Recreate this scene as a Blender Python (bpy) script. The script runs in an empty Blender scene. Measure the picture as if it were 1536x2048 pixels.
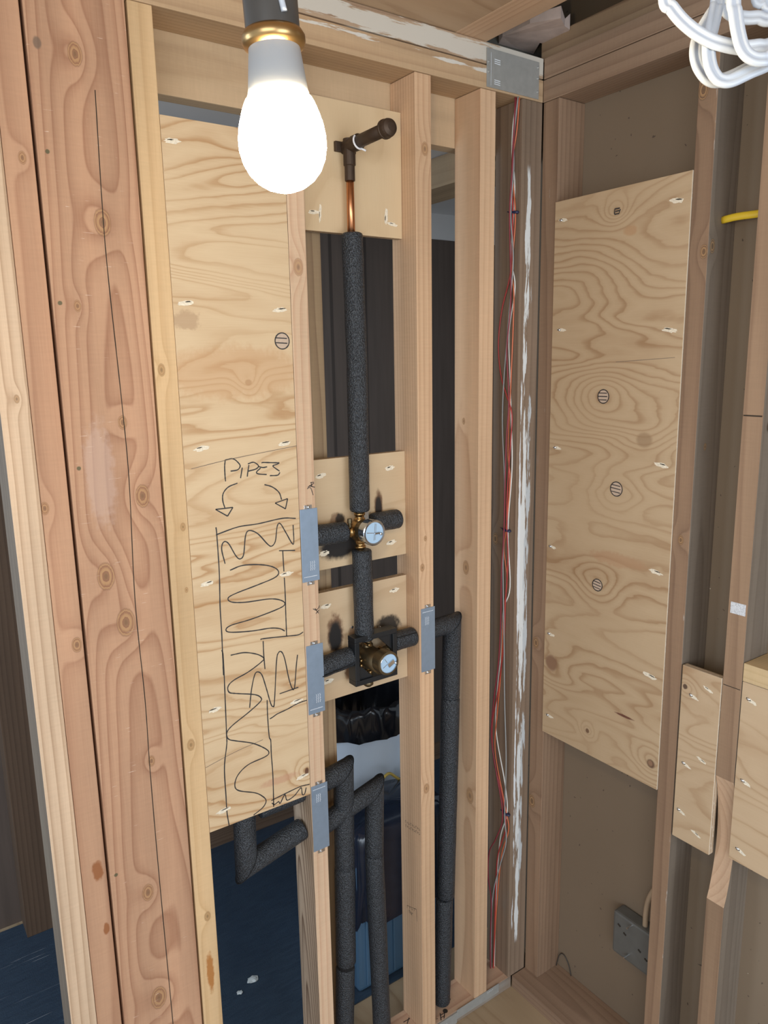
import bpy, bmesh, math, random
from mathutils import Vector, Matrix
random.seed(7)
SC = bpy.context.scene
COL = SC.collection

# ------------------------------------------------------------------ camera
PITCH, YAW, ROLL, FPX = -0.19753277, 0.60744003, -0.01807020, 1511.957
CAM = Vector((-1.42366, -1.36227, 1.80714))
fw = Vector((math.sin(YAW)*math.cos(PITCH), math.cos(YAW)*math.cos(PITCH), math.sin(PITCH)))
_r = fw.cross(Vector((0, 0, 1))).normalized()
_u = _r.cross(fw)
R2 = _r*math.cos(ROLL) + _u*math.sin(ROLL)
U2 = -_r*math.sin(ROLL) + _u*math.cos(ROLL)
cd = bpy.data.cameras.new('camera')
cam = bpy.data.objects.new('camera', cd)
COL.objects.link(cam)
cam.matrix_world = Matrix(((R2.x, U2.x, -fw.x, CAM.x), (R2.y, U2.y, -fw.y, CAM.y), (R2.z, U2.z, -fw.z, CAM.z), (0, 0, 0, 1)))
cd.sensor_fit = 'VERTICAL'
cd.sensor_height = 32.0
cd.lens = FPX/2048*32.0
cd.clip_start = 0.02
SC.camera = cam

# ------------------------------------------------------------------ light, world, exposure
SC.view_settings.view_transform = 'Standard'
SC.view_settings.look = 'None'
SC.view_settings.exposure = 0.13
SC.view_settings.gamma = 1.0
SC.view_settings.use_curve_mapping = False
W = bpy.data.worlds.new('sky')
SC.world = W
W.use_nodes = True
bg = W.node_tree.nodes['Background']
bg.inputs[0].default_value = (0.80, 0.90, 1.0, 1)
bg.inputs[1].default_value = 0.72
al = bpy.data.lights.new('window_daylight', 'AREA')
al.shape = 'RECTANGLE'
al.size, al.size_y = 1.5, 1.3
al.energy = 34
al.color = (0.80, 0.90, 1.0)
alo = bpy.data.objects.new('window_daylight', al)
COL.objects.link(alo)
alo.location = (-0.75, -3.3, 1.35)
alo.rotation_euler = (math.radians(88), 0, math.radians(-4))
al2 = bpy.data.lights.new('left_window_daylight', 'AREA')
al2.shape = 'RECTANGLE'
al2.size, al2.size_y = 2.4, 1.7
al2.energy = 56
al2.color = (0.90, 0.95, 1.0)
alo2 = bpy.data.objects.new('left_window_daylight', al2)
COL.objects.link(alo2)
alo2.location = (-3.2, -3.0, 2.0)
alo2.rotation_euler = (math.radians(82), 0, math.radians(-47))
al3 = bpy.data.lights.new('storage_fill_light', 'AREA')  # added cool fill light for the dim storage space, not a known window
al3.shape = 'RECTANGLE'
al3.size, al3.size_y = 0.8, 1.3
al3.energy = 24
al3.color = (0.72, 0.86, 1.0)
alo3 = bpy.data.objects.new('storage_fill_light', al3)
COL.objects.link(alo3)
alo3.location = (-2.96, 0.62, 1.65)
alo3.rotation_euler = (math.radians(90), 0, math.radians(-90))
BULB_EMIT = 200.0
BULB_COLOR = (1.0, 0.82, 0.53)
SC.cycles.max_bounces = 6


# ------------------------------------------------------------------ helpers: pixels of the photograph to points of the place
def ray(px, py):
    return fw + R2*((px-768)/FPX) - U2*((py-1024)/FPX)


def onA(px, py, d=0.0):          # wall of the plumbing: plane y = d
    v = ray(px, py)
    return CAM + v*((d-CAM.y)/v.y)


def onB(px, py, d=0.0):          # wall on the right: plane x = d
    v = ray(px, py)
    return CAM + v*((d-CAM.x)/v.x)


def onZ(px, py, d=0.0):
    v = ray(px, py)
    return CAM + v*((d-CAM.z)/v.z)


def atD(px, py, d):
    return CAM + ray(px, py)*d


# ------------------------------------------------------------------ helpers: objects
def tag(o, label, cat, group=None, kind=None):
    if label: o['label'] = label
    if cat: o['category'] = cat
    if group: o['group'] = group
    if kind: o['kind'] = kind
    return o


def thing(name, loc, label, cat, group=None):
    o = bpy.data.objects.new(name, None)
    o.empty_display_size = 0.05
    COL.objects.link(o)
    o.location = loc
    return tag(o, label, cat, group)


def root_loc(o):
    v = Vector(o.location)
    while o.parent:
        o = o.parent
        v += Vector(o.location)
    return v


def link(name, bm, mats, parent=None, origin=None, smooth=False):
    """bm holds world coordinates; becomes one mesh object"""
    base = Vector(origin) if origin is not None else (root_loc(parent) if parent else Vector((0, 0, 0)))
    bm.transform(Matrix.Translation(-base))
    me = bpy.data.meshes.new(name)
    bm.normal_update()
    bm.to_mesh(me)
    bm.free()
    for m in (mats if isinstance(mats, (list, tuple)) else [mats]):
        me.materials.append(m)
    if smooth:
        for p in me.polygons: p.use_smooth = True
    o = bpy.data.objects.new(name, me)
    COL.objects.link(o)
    if parent:
        o.parent = parent
        o.location = base - root_loc(parent)
    else:
        o.location = base
    return o


def bm_box(bm, x0, x1, y0, y1, z0, z1, bevel=0.0, jitter=0.0, sub=0):
    b = bmesh.new()
    bmesh.ops.create_cube(b, size=1.0)
    for v in b.verts:
        v.co = Vector((x0 if v.co.x < 0 else x1, y0 if v.co.y < 0 else y1, z0 if v.co.z < 0 else z1))
    if bevel:
        bmesh.ops.bevel(b, geom=b.edges[:], offset=bevel, segments=2, profile=0.6, affect='EDGES')
    merge(bm, b)
    return bm


def merge(bm, b):
    me = bpy.data.meshes.new('t')
    b.to_mesh(me)
    b.free()
    bm.from_mesh(me)
    bpy.data.meshes.remove(me)


def box(name, x0, x1, y0, y1, z0, z1, mats, parent=None, bevel=0.0015, facemats=None, origin=None):
    bm = bm_box(bmesh.new(), x0, x1, y0, y1, z0, z1, bevel)
    if facemats:                     # {(axis, sign): index}
        bm.normal_update()
        for f in bm.faces:
            n = f.normal
            for (ax, sg), i in facemats.items():
                if n[ax]*sg > 0.8: f.material_index = i
    if origin is None and parent is None:
        origin = ((x0+x1)/2, (y0+y1)/2, z0)
    return link(name, bm, mats, parent, origin)


def smooth_path(pts, n=6):
    pts = [Vector(p) for p in pts]
    P = [pts[0]*2-pts[1]] + pts + [pts[-1]*2-pts[-2]]
    out = []
    for i in range(1, len(P)-2):
        p0, p1, p2, p3 = P[i-1], P[i], P[i+1], P[i+2]
        for k in range(n):
            t = k/n
            out.append(0.5*((2*p1)+(-p0+p2)*t+(2*p0-5*p1+4*p2-p3)*t*t+(-p0+3*p1-3*p2+p3)*t**3))
    out.append(pts[-1])
    return out


def bm_tube(bm, pts, rad, seg=16, caps=True, round_end=0.0, profile=None, up0=None, noise=0.0):
    """sweep a circle (or the 2-D profile) along pts; rad a number or list"""
    pts = [Vector(p) for p in pts]
    n = len(pts)
    rads = rad if isinstance(rad, (list, tuple)) else [rad]*n
    rings = []
    t = (pts[1]-pts[0]).normalized()
    up = Vector(up0) if up0 else (Vector((0, 0, 1)) if abs(t.z) < 0.9 else Vector((1, 0, 0)))
    nrm = (up - t*up.dot(t)).normalized()
    for i in range(n):
        if i == 0: t = (pts[1]-pts[0]).normalized()
        elif i == n-1: t = (pts[-1]-pts[-2]).normalized()
        else:
            t = ((pts[i]-pts[i-1]).normalized()+(pts[i+1]-pts[i]).normalized()).normalized()
        nrm = (nrm - t*nrm.dot(t)).normalized()
        bi = t.cross(nrm)
        sc = 1.0
        if 0 < i < n-1:
            c = max(0.35, (pts[i]-pts[i-1]).normalized().dot(t))
        ring = []
        for k in range(seg if not profile else len(profile)):
            if profile:
                a, b = profile[k]
                ring.append(bm.verts.new(pts[i] + nrm*a*rads[i] + bi*b*rads[i]))
            else:
                an = 2*math.pi*k/seg
                rr = rads[i]*(1+random.uniform(-noise, noise))
                ring.append(bm.verts.new(pts[i] + nrm*math.cos(an)*rr + bi*math.sin(an)*rr))
        rings.append(ring)
    m = len(rings[0])
    for i in range(n-1):
        for k in range(m):
            bm.faces.new((rings[i][k], rings[i][(k+1) % m], rings[i+1][(k+1) % m], rings[i+1][k]))
    if caps:
        bm.faces.new(rings[0][::-1])
        bm.faces.new(rings[-1])
    return bm


def bm_lathe(bm, prof, c, axis, seg=32):
    """prof: list of (radius, distance along axis) from c"""
    axis = Vector(axis).normalized()
    up = Vector((0, 0, 1)) if abs(axis.z) < 0.9 else Vector((1, 0, 0))
    a = (up-axis*up.dot(axis)).normalized()
    b = axis.cross(a)
    c = Vector(c)
    rings = []
    for r, h in prof:
        if r < 1e-6:
            rings.append([bm.verts.new(c+axis*h)])
        else:
            rings.append([bm.verts.new(c+axis*h+a*r*math.cos(2*math.pi*k/seg)+b*r*math.sin(2*math.pi*k/seg)) for k in range(seg)])
    for i in range(len(rings)-1):
        p, q = rings[i], rings[i+1]
        for k in range(seg):
            k2 = (k+1) % seg
            if len(p) == 1 and len(q) == 1: continue
            if len(p) == 1: bm.faces.new((p[0], q[k], q[k2]))
            elif len(q) == 1: bm.faces.new((p[k], p[k2], q[0]))
            else: bm.faces.new((p[k], p[k2], q[k2], q[k]))
    bmesh.ops.recalc_face_normals(bm, faces=bm.faces[:])
    return bm


def bm_ribbon(bm, pts, w, nrm, th=0.0003):
    """a drawn stroke: a narrow band lying on a surface of normal nrm"""
    nrm = Vector(nrm)
    pts = [Vector(p)+nrm*th for p in pts]
    L = []
    for i, p in enumerate(pts):
        t = (pts[min(i+1, len(pts)-1)]-pts[max(i-1, 0)])
        if t.length < 1e-9: t = Vector((0, 0, 1))
        s = t.normalized().cross(nrm).normalized()
        ww = w*(0.85+0.3*random.random())*0.5
        L.append((bm.verts.new(p+s*ww), bm.verts.new(p-s*ww)))
    for i in range(len(L)-1):
        bm.faces.new((L[i][0], L[i][1], L[i+1][1], L[i+1][0]))
    return bm


# ------------------------------------------------------------------ helpers: materials
class G:
    def __init__(s, name):
        s.m = bpy.data.materials.new(name)
        s.m.use_nodes = True
        s.nt = s.m.node_tree
        s.p = s.nt.nodes['Principled BSDF']

    def node(s, t, **kw):
        n = s.nt.nodes.new(t)
        for k, v in kw.items(): setattr(n, k, v)
        return n

    def put(s, sock, v):
        if hasattr(v, 'is_output'): s.nt.links.new(v, sock)
        elif isinstance(v, (tuple, list)) and len(v) == 3 and sock.type == 'RGBA': sock.default_value = (*v, 1)
        else: sock.default_value = v

    def ma(s, op, a, b=0.0, c=0.0, clamp=False):
        n = s.node('ShaderNodeMath', operation=op, use_clamp=clamp)
        s.put(n.inputs[0], a); s.put(n.inputs[1], b); s.put(n.inputs[2], c)
        return n.outputs[0]

    def coords(s):
        t = s.node('ShaderNodeTexCoord')
        x = s.node('ShaderNodeSeparateXYZ')
        s.nt.links.new(t.outputs['Object'], x.inputs[0])
        return x.outputs[0], x.outputs[1], x.outputs[2]

    def vec(s, a, b, c):
        n = s.node('ShaderNodeCombineXYZ')
        s.put(n.inputs[0], a); s.put(n.inputs[1], b); s.put(n.inputs[2], c)
        return n.outputs[0]

    def noise(s, v, scale=1.0, detail=2.0, rough=0.5, dist=0.0):
        n = s.node('ShaderNodeTexNoise')
        s.put(n.inputs['Vector'], v)
        n.inputs['Scale'].default_value = scale
        n.inputs['Detail'].default_value = detail
        n.inputs['Roughness'].default_value = rough
        n.inputs['Distortion'].default_value = dist
        return n.outputs[0]

    def step(s, v, a, b, lo=0.0, hi=1.0):
        n = s.node('ShaderNodeMapRange', interpolation_type='SMOOTHSTEP')
        s.put(n.inputs[0], v); s.put(n.inputs[1], a); s.put(n.inputs[2], b); s.put(n.inputs[3], lo); s.put(n.inputs[4], hi)
        return n.outputs[0]

    def mix(s, f, a, b, mode='MIX'):
        n = s.node('ShaderNodeMix', data_type='RGBA', blend_type=mode)
        s.put(n.inputs[0], f); s.put(n.inputs[6], a); s.put(n.inputs[7], b)
        return n.outputs[2]

    def ramp(s, v, stops):
        n = s.node('ShaderNodeValToRGB')
        s.put(n.inputs[0], v)
        e = n.color_ramp.elements
        while len(e) < len(stops): e.new(0.5)
        for i, (p, c) in enumerate(stops):
            e[i].position = p
            e[i].color = (*c, 1) if len(c) == 3 else c
        return n.outputs[0]

    def bump(s, h, strength=0.2, dist=0.001):
        n = s.node('ShaderNodeBump')
        n.inputs['Strength'].default_value = strength
        n.inputs['Distance'].default_value = dist
        s.put(n.inputs['Height'], h)
        s.nt.links.new(n.outputs[0], s.p.inputs['Normal'])

    def set(s, **kw):
        for k, v in kw.items():
            s.put(s.p.inputs[k.replace('_', ' ')], v)
        return s.m


def lin(r, g, b):
    f = lambda c: c/255/12.92 if c/255 <= 0.04045 else ((c/255+0.055)/1.055)**2.4
    return (f(r), f(g), f(b))


def mul(c, k): return tuple(x*k for x in c)


def mix3(a, b, t): return tuple(p*(1-t)+q*t for p, q in zip(a, b))


SEED = [0]


def spots_on(g, col, a, L, spots, sx=1.0):
    for (sa, sl, ra, rl, c, al, rag) in spots:
        da = g.ma('DIVIDE', g.ma('SUBTRACT', a, sa), ra)
        dl = g.ma('DIVIDE', g.ma('SUBTRACT', L, sl), rl)
        d = g.ma('SQRT', g.ma('ADD', g.ma('MULTIPLY', da, da), g.ma('MULTIPLY', dl, dl)))
        nz = g.noise(g.vec(g.ma('MULTIPLY', a, 1.0), g.ma('MULTIPLY', L, 0.7), sa), 90, 3, 0.6)
        d = g.ma('ADD', d, g.ma('MULTIPLY', g.ma('SUBTRACT', nz, 0.5), rag))
        f = g.ma('MULTIPLY', g.step(d, 0.65, 1.1, 1.0, 0.0), al)
        col = g.mix(f, col, c)
    return col


def lumber(name, light, dark, swz='xyz', a0=0.0, b0=0.05, pitch=0.0065, taper=0.004, warp=0.006, knots=(), spots=(),
           contrast=0.8, paint=None, scratch=0.0, tone=0.18, rough=0.72, weather=None):
    """solid timber: growth rings round a pith line, knots that bend the rings, fine fibre; a across, b depth, L length"""
    g = G(name)
    SEED[0] += 1
    o = SEED[0]*3.17
    X = dict(zip('xyz', g.coords()))
    a, b, L = X[swz[0]], X[swz[1]], X[swz[2]]
    low = g.noise(g.vec(g.ma('MULTIPLY', a, 5.0), g.ma('MULTIPLY', b, 5.0), g.ma('MULTIPLY_ADD', L, 0.6, o)), 1.0, 2.0, 0.5)
    low2 = g.noise(g.vec(g.ma('MULTIPLY', a, 18.0), g.ma('MULTIPLY', b, 18.0), g.ma('MULTIPLY_ADD', L, 1.9, o+9)), 1.0, 2.0, 0.5)
    aa = g.ma('ADD', g.ma('SUBTRACT', a, a0), g.ma('MULTIPLY', g.ma('SUBTRACT', low, 0.5), warp*9))
    bb = g.ma('SUBTRACT', b, b0)
    r = g.ma('SQRT', g.ma('ADD', g.ma('MULTIPLY', aa, aa), g.ma('MULTIPLY', bb, bb)))
    r = g.ma('ADD', r, g.ma('MULTIPLY', L, taper))
    r = g.ma('ADD', r, g.ma('MULTIPLY', low, warp*5.0))
    r = g.ma('ADD', r, g.ma('MULTIPLY', low2, warp*0.7))
    kmask = None
    for (ka, kl, kr) in knots:
        da = g.ma('SUBTRACT', a, ka)
        dl = g.ma('MULTIPLY', g.ma('SUBTRACT', L, kl), 0.62)
        d2 = g.ma('ADD', g.ma('MULTIPLY', da, da), g.ma('MULTIPLY', dl, dl))
        e = g.ma('POWER', 2.718, g.ma('MULTIPLY', d2, -1.0/(kr*kr*5.0)))
        r = g.ma('ADD', r, g.ma('MULTIPLY', e, kr*1.0))
        k = g.ma('DIVIDE', g.ma('SQRT', d2), kr*0.85)
        kmask = k if kmask is None else g.ma('MINIMUM', kmask, k)
    ph = g.ma('FRACT', g.ma('DIVIDE', r, pitch))
    v = g.ramp(ph, [(0.0, (0, 0, 0)), (0.45, (0.14,)*3), (0.78, (0.62,)*3), (0.90, (1, 1, 1)), (0.98, (0.1,)*3)])
    fib = g.noise(g.vec(g.ma('MULTIPLY', a, 420.0), g.ma('MULTIPLY', b, 420.0), g.ma('MULTIPLY', L, 9.0)), 1.0, 2.0, 0.6)
    saw = g.noise(g.vec(g.ma('MULTIPLY', a, 30.0), g.ma('MULTIPLY', b, 30.0), g.ma('MULTIPLY_ADD', L, 260.0, o)), 1.0, 1.0, 0.5)
    f = g.ma('MULTIPLY', v, contrast)
    f = g.ma('ADD', f, g.ma('MULTIPLY', g.ma('SUBTRACT', fib, 0.5), 0.45), clamp=True)
    col = g.mix(f, light, dark)
    tn = g.ma('MULTIPLY_ADD', g.ma('SUBTRACT', low2, 0.5), tone*3, 1.0)
    tn = g.ma('ADD', tn, g.ma('MULTIPLY', g.ma('SUBTRACT', saw, 0.5), 0.10))
    tn = g.ma('ADD', tn, g.ma('MULTIPLY', g.ma('SUBTRACT', low, 0.5), tone*2))
    hs = g.node('ShaderNodeHueSaturation')
    g.put(hs.inputs['Value'], tn); g.put(hs.inputs['Color'], col)
    col = hs.outputs[0]
    if weather:
        wc, wt = weather
        wn = g.noise(g.vec(g.ma('MULTIPLY', a, 12), g.ma('MULTIPLY', b, 12), g.ma('MULTIPLY_ADD', L, 3, o)), 1.0, 4, 0.6)
        col = g.mix(g.step(wn, wt, wt+0.22), col, wc)
    if kmask is not None:
        kn = g.ma('ADD', kmask, g.ma('MULTIPLY', g.ma('SUBTRACT', fib, 0.5), 0.25))
        kc = g.mix(g.step(g.ma('FRACT', g.ma('MULTIPLY', kn, 2.4)), 0.3, 0.95), mix3(light, (0.42, 0.24, 0.10), 0.75), mul(dark, 0.85))
        kc = g.mix(g.step(kn, 0.42, 0.12, 0.0, 0.7), kc, mul(dark, 0.35))
        col = g.mix(g.step(kn, 1.08, 0.86, 0.0, 0.88), col, kc)
        col = g.mix(g.step(g.ma('ABSOLUTE', g.ma('SUBTRACT', kn, 1.0)), 0.12, 0.0, 0.0, 0.45), col, mul(dark, 0.6))
    col = spots_on(g, col, a, L, spots)
    if scratch:
        sn = g.noise(g.vec(g.ma('MULTIPLY', a, 28), o, g.ma('MULTIPLY', L, 520.0)), 1.0, 1.0, 0.5)
        sm = g.noise(g.vec(g.ma('MULTIPLY', a, 60), o, g.ma('MULTIPLY', L, 14.0)), 1.0, 2.0, 0.5)
        col = g.mix(g.ma('MULTIPLY', g.step(sn, 0.70, 0.76), g.step(sm, 0.52, 0.62, 0.0, scratch)), col, (0.78, 0.62, 0.52))
    if paint:
        for (pa, pw, l0, l1, thr, pc) in paint:     # old plaster or paint smeared lengthwise
            pn = g.noise(g.vec(g.ma('MULTIPLY', a, 110), g.ma('MULTIPLY', b, 110), g.ma('MULTIPLY_ADD', L, 11, o)), 1.0, 5, 0.65)
            pn2 = g.noise(g.vec(g.ma('MULTIPLY', a, 30), g.ma('MULTIPLY', b, 30), g.ma('MULTIPLY_ADD', L, 3.0, o+4)), 1.0, 2, 0.5)
            dist = g.ma('DIVIDE', g.ma('ABSOLUTE', g.ma('SUBTRACT', a, pa)), pw)
            q = g.ma('SUBTRACT', g.ma('ADD', g.ma('MULTIPLY', pn, 0.75), g.ma('MULTIPLY', pn2, 0.75)), g.ma('MULTIPLY', g.ma('POWER', dist, 2.0), 0.35))
            rng = g.ma('MULTIPLY', g.step(L, l0, l0+0.03), g.step(L, l1-0.03, l1, 1.0, 0.0))
            col = g.mix(g.ma('MULTIPLY', g.step(q, thr, thr+0.06), rng), col, pc)
    g.bump(g.ma('ADD', g.ma('MULTIPLY', v, 0.5), fib), 0.18, 0.0006)
    return g.set(Base_Color=col, Roughness=rough)


def plywood(name, light, dark, swz='xyz', knots=(), spots=(), lines=19.0, su=1.1, sv=5.0, off=0.0, rough=0.65, contrast=0.75):
    """rotary-cut veneer: wild contour grain running along u, knots, patches; u grain, v across, w depth"""
    g = G(name)
    X = dict(zip('xyz', g.coords()))
    u, w, v = X[swz[0]], X[swz[1]], X[swz[2]]
    p = g.vec(g.ma('MULTIPLY_ADD', u, su, off), g.ma('MULTIPLY_ADD', v, sv, off*1.7), off)
    h = g.noise(p, 1.0, 2.2, 0.45, 0.5)
    h2 = g.noise(g.vec(g.ma('MULTIPLY_ADD', u, su*5, off+3), g.ma('MULTIPLY', v, sv*4), 0.0), 1.0, 3.0, 0.55, 0.4)
    h = g.ma('ADD', h, g.ma('MULTIPLY', h2, 0.06))
    h = g.ma('ADD', h, g.ma('MULTIPLY', v, 0.45))
    km = None
    for (ku, kv, kr) in knots:
        du = g.ma('MULTIPLY', g.ma('SUBTRACT', u, ku), 0.8)
        dv = g.ma('SUBTRACT', v, kv)
        d2 = g.ma('ADD', g.ma('MULTIPLY', du, du), g.ma('MULTIPLY', dv, dv))
        h = g.ma('ADD', h, g.ma('MULTIPLY', g.ma('POWER', 2.718, g.ma('MULTIPLY', d2, -1.0/(kr*kr*11))), 0.15))
        k = g.ma('POWER', 2.718, g.ma('MULTIPLY', d2, -1.0/(kr*kr*1.0)))
        km = k if km is None else g.ma('MAXIMUM', km, k)
    ph = g.ma('FRACT', g.ma('MULTIPLY', h, lines))
    line = g.ramp(ph, [(0.0, (0.75,)*3), (0.06, (0.25,)*3), (0.35, (0.0,)*3), (0.72, (0.22,)*3), (0.92, (0.9,)*3), (0.99, (1.0,)*3)])
    amt = g.noise(g.vec(g.ma('MULTIPLY', u, 2.5), g.ma('MULTIPLY', v, 7.0), off+7), 1.0, 1.0)
    line = g.ma('MULTIPLY', line, g.step(amt, 0.25, 0.7, 0.35, 1.0))
    fib = g.noise(g.vec(g.ma('MULTIPLY', u, 14.0), g.ma('MULTIPLY', v, 500.0), 0.0), 1.0, 2.0, 0.6)
    tn = g.noise(g.vec(g.ma('MULTIPLY', u, 3.0), g.ma('MULTIPLY', v, 10.0), off+2), 1.0, 2.0)
    f = g.ma('ADD', g.ma('MULTIPLY', line, contrast), g.ma('MULTIPLY', g.ma('SUBTRACT', fib, 0.5), 0.30))
    f = g.ma('ADD', f, g.ma('MULTIPLY', g.step(tn, 0.45, 0.75), 0.28), clamp=True)
    col = g.mix(f, light, dark)
    if km is not None:
        col = g.mix(g.step(km, 0.35, 0.7, 0.0, 0.55), col, mul(dark, 0.75))
    col = spots_on(g, col, u, v, spots)
    g.bump(fib, 0.12, 0.0005)
    return g.set(Base_Color=col, Roughness=rough)


def ply_edge(name, swz_depth, c1, c2):
    g = G(name)
    X = dict(zip('xyz', g.coords()))
    ph = g.ma('FRACT', g.ma('MULTIPLY', X[swz_depth], 1/0.0072))
    col = g.mix(g.step(ph, 0.45, 0.55), c1, c2)
    n = g.noise(g.vec(X['x'], X['y'], X['z']), 160, 3)
    col = g.mix(g.step(n, 0.55, 0.7, 0, 0.35), col, (0.85, 0.8, 0.7))
    return g.set(Base_Color=col, Roughness=0.8)


def plain(name, col, rough=0.6, metallic=0.0, nscale=40, namt=0.12, bump=0.0, spec=0.5, coat=0.0):
    g = G(name)
    X = g.coords()
    n = g.noise(g.vec(*X), nscale, 3)
    c = g.mix(g.ma('MULTIPLY', n, 1.0), mul(col, 1-namt*1.6), mul(col, 1+namt*1.6))
    if bump: g.bump(n, bump, 0.001)
    return g.set(Base_Color=c, Roughness=rough, Metallic=metallic, Specular_IOR_Level=spec, Coat_Weight=coat)


def foam_mat():
    g = G('black_foam')
    X = g.coords()
    vo = g.node('ShaderNodeTexVoronoi')
    g.put(vo.inputs['Vector'], g.vec(*X)); vo.inputs['Scale'].default_value = 330
    n = g.noise(g.vec(*X), 420, 2)
    c = g.mix(g.step(g.ma('ADD', n, g.ma('MULTIPLY', vo.outputs[0], 0.35)), 0.45, 0.85), (0.008, 0.010, 0.013), (0.046, 0.054, 0.066))  # pale bluish flecks put specular glints into the foam colour
    g.bump(g.ma('ADD', vo.outputs[0], n), 0.8, 0.0022)
    return g.set(Base_Color=c, Roughness=0.42)


# ------------------------------------------------------------------ palettes
PINK_L, PINK_D = (0.52, 0.305, 0.188), (0.315, 0.145, 0.080)
NEW_L, NEW_D = (0.62, 0.41, 0.250), (0.40, 0.21, 0.112)
YEL_L, YEL_D = (0.66, 0.455, 0.250), (0.45, 0.265, 0.115)
PALE_L, PALE_D = (0.68, 0.50, 0.345), (0.40, 0.25, 0.150)
OLD_L, OLD_D = (0.300, 0.192, 0.122), (0.165, 0.092, 0.056)
OLDER_L, OLDER_D = (0.245, 0.172, 0.118), (0.135, 0.086, 0.056)
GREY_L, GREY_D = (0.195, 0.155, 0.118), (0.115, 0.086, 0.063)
PLY_L, PLY_D = (0.68, 0.515, 0.325), (0.45, 0.255, 0.115)
WHITE_PLASTER = (0.70, 0.72, 0.72)

m_foam = foam_mat()
m_black = plain('black_plastic', (0.012, 0.014, 0.017), 0.38)
m_slit = plain('foam_slit', (0.004, 0.004, 0.005), 0.9)
m_ink = plain('black_marker_ink', (0.03, 0.028, 0.03), 0.55)
m_pencil = plain('pencil_line', (0.20, 0.15, 0.11), 0.7)
m_galv = plain('galvanised_steel', (0.32, 0.42, 0.56), 0.40, 0.6, 60, 0.08)
m_galv_dull = plain('dull_galvanised_steel', (0.38, 0.385, 0.37), 0.5, 0.3, 60, 0.10)
m_steel = plain('bright_steel', (0.75, 0.78, 0.82), 0.22, 1.0)
m_brass = plain('brass', (0.42, 0.27, 0.12), 0.30, 1.0, 60, 0.15)
m_brass_dark = plain('tarnished_brass', (0.17, 0.13, 0.075), 0.42, 0.9, 60, 0.2)
m_copper = plain('copper', (0.60, 0.27, 0.13), 0.30, 1.0, 60, 0.12)
m_iron = plain('black_iron', (0.075, 0.050, 0.035), 0.55, 0.6, 60, 0.2)
m_chrome = plain('chrome', (0.55, 0.58, 0.62), 0.14, 1.0)
m_disc = plain('pale_blue_disc', (0.42, 0.60, 0.80), 0.30, 0.0, 20, 0.04)
m_white_print = plain('white_print', (0.75, 0.80, 0.86), 0.6)
m_torn = plain('torn_pale_veneer', (0.80, 0.72, 0.58), 0.85, 0, 300, 0.25)
m_hole = plain('dark_hole', (0.03, 0.022, 0.015), 0.9)
m_tape = plain('white_thread_tape', (0.82, 0.82, 0.86), 0.5)
m_cable_white = plain('white_cable_jacket', (0.50, 0.535, 0.59), 0.30, 0, 12, 0.03)
m_yellow = plain('yellow_cable_jacket', (0.72, 0.50, 0.03), 0.40, 0, 12, 0.05)
m_tan_cable = plain('tan_cable_jacket', (0.42, 0.31, 0.21), 0.5, 0, 20, 0.08)
m_patch = plain('pale_wood_plug', (0.56, 0.43, 0.33), 0.7, 0, 200, 0.1)

# ------------------------------------------------------------------ structure: floor, walls, ceiling
H = 2.443


def structure(o, kind='structure'):
    o['kind'] = kind
    return o


m_subfloor = plywood('plywood_subfloor', (0.40, 0.30, 0.19), (0.26, 0.17, 0.095), 'yzx', lines=9, off=4.0)
structure(box('floor', -3.0, 1.3, -3.6, 1.3, -0.05, 0.0, m_subfloor, bevel=0))


def navy():
    g = G('navy_painted_sheet')
    X = g.coords()
    n = g.noise(g.vec(g.ma('MULTIPLY', X[0], 14), g.ma('MULTIPLY', X[1], 90), 0.0), 1.0, 5, 0.65, 0.6)
    n2 = g.noise(g.vec(*X), 260, 2)
    c = g.mix(n, (0.015, 0.028, 0.052), (0.050, 0.083, 0.125))
    sc = g.noise(g.vec(g.ma('MULTIPLY', X[0], 3.0), g.ma('MULTIPLY', X[1], 160), 2.0), 1.0, 3, 0.6)
    edge = g.step(X[0], 0.45, -0.35, 0.0, 1.0)
    c = g.mix(g.ma('MULTIPLY', g.step(sc, 0.665, 0.70), g.step(X[0], -0.42, -0.34, 1.0, 0.0)), c, (0.45, 0.48, 0.52))
    g.bump(g.ma('ADD', n, g.ma('MULTIPLY', n2, 0.6)), 0.35, 0.004)
    return g.set(Base_Color=c, Roughness=0.36)


m_navy = navy()
box('floor_covering', -3.0, 1.2, 0.215, 1.13, 0.0, 0.004, m_navy, bevel=0, origin=(-0.70, 0.6, 0.0))
tag(bpy.data.objects['floor_covering'], 'dark navy sheet covering the floor behind the open studs', 'floor covering')


def drywall(name, col, spots=True):
    g = G(name)
    X = g.coords()
    n = g.noise(g.vec(*X), 3.0, 3)
    c = g.mix(n, mul(col, 0.88), mul(col, 1.10))
    n2 = g.noise(g.vec(*X), 700, 1)
    c = g.mix(g.ma('MULTIPLY', n2, 0.12), c, mul(col, 0.6))
    if spots:
        s = g.noise(g.vec(*X), 120, 1, 0.5)
        c = g.mix(g.step(s, 0.835, 0.85), c, (0.62, 0.58, 0.50))
        s2 = g.noise(g.vec(*X), 110, 0, 0.5, 0.3)
        c = g.mix(g.step(s2, 0.160, 0.145, 0.0, 0.8), c, (0.07, 0.05, 0.04))
    return g.set(Base_Color=c, Roughness=0.85)


m_dry = drywall('brown_gypsum_board_back', (0.225, 0.168, 0.115))
m_drywhite = drywall('white_gypsum_board', (0.74, 0.74, 0.74), False)
structure(box('wall_right', 0.089, 0.102, -3.6, 0.089, 0.0, 2.74, m_dry, bevel=0))


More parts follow.
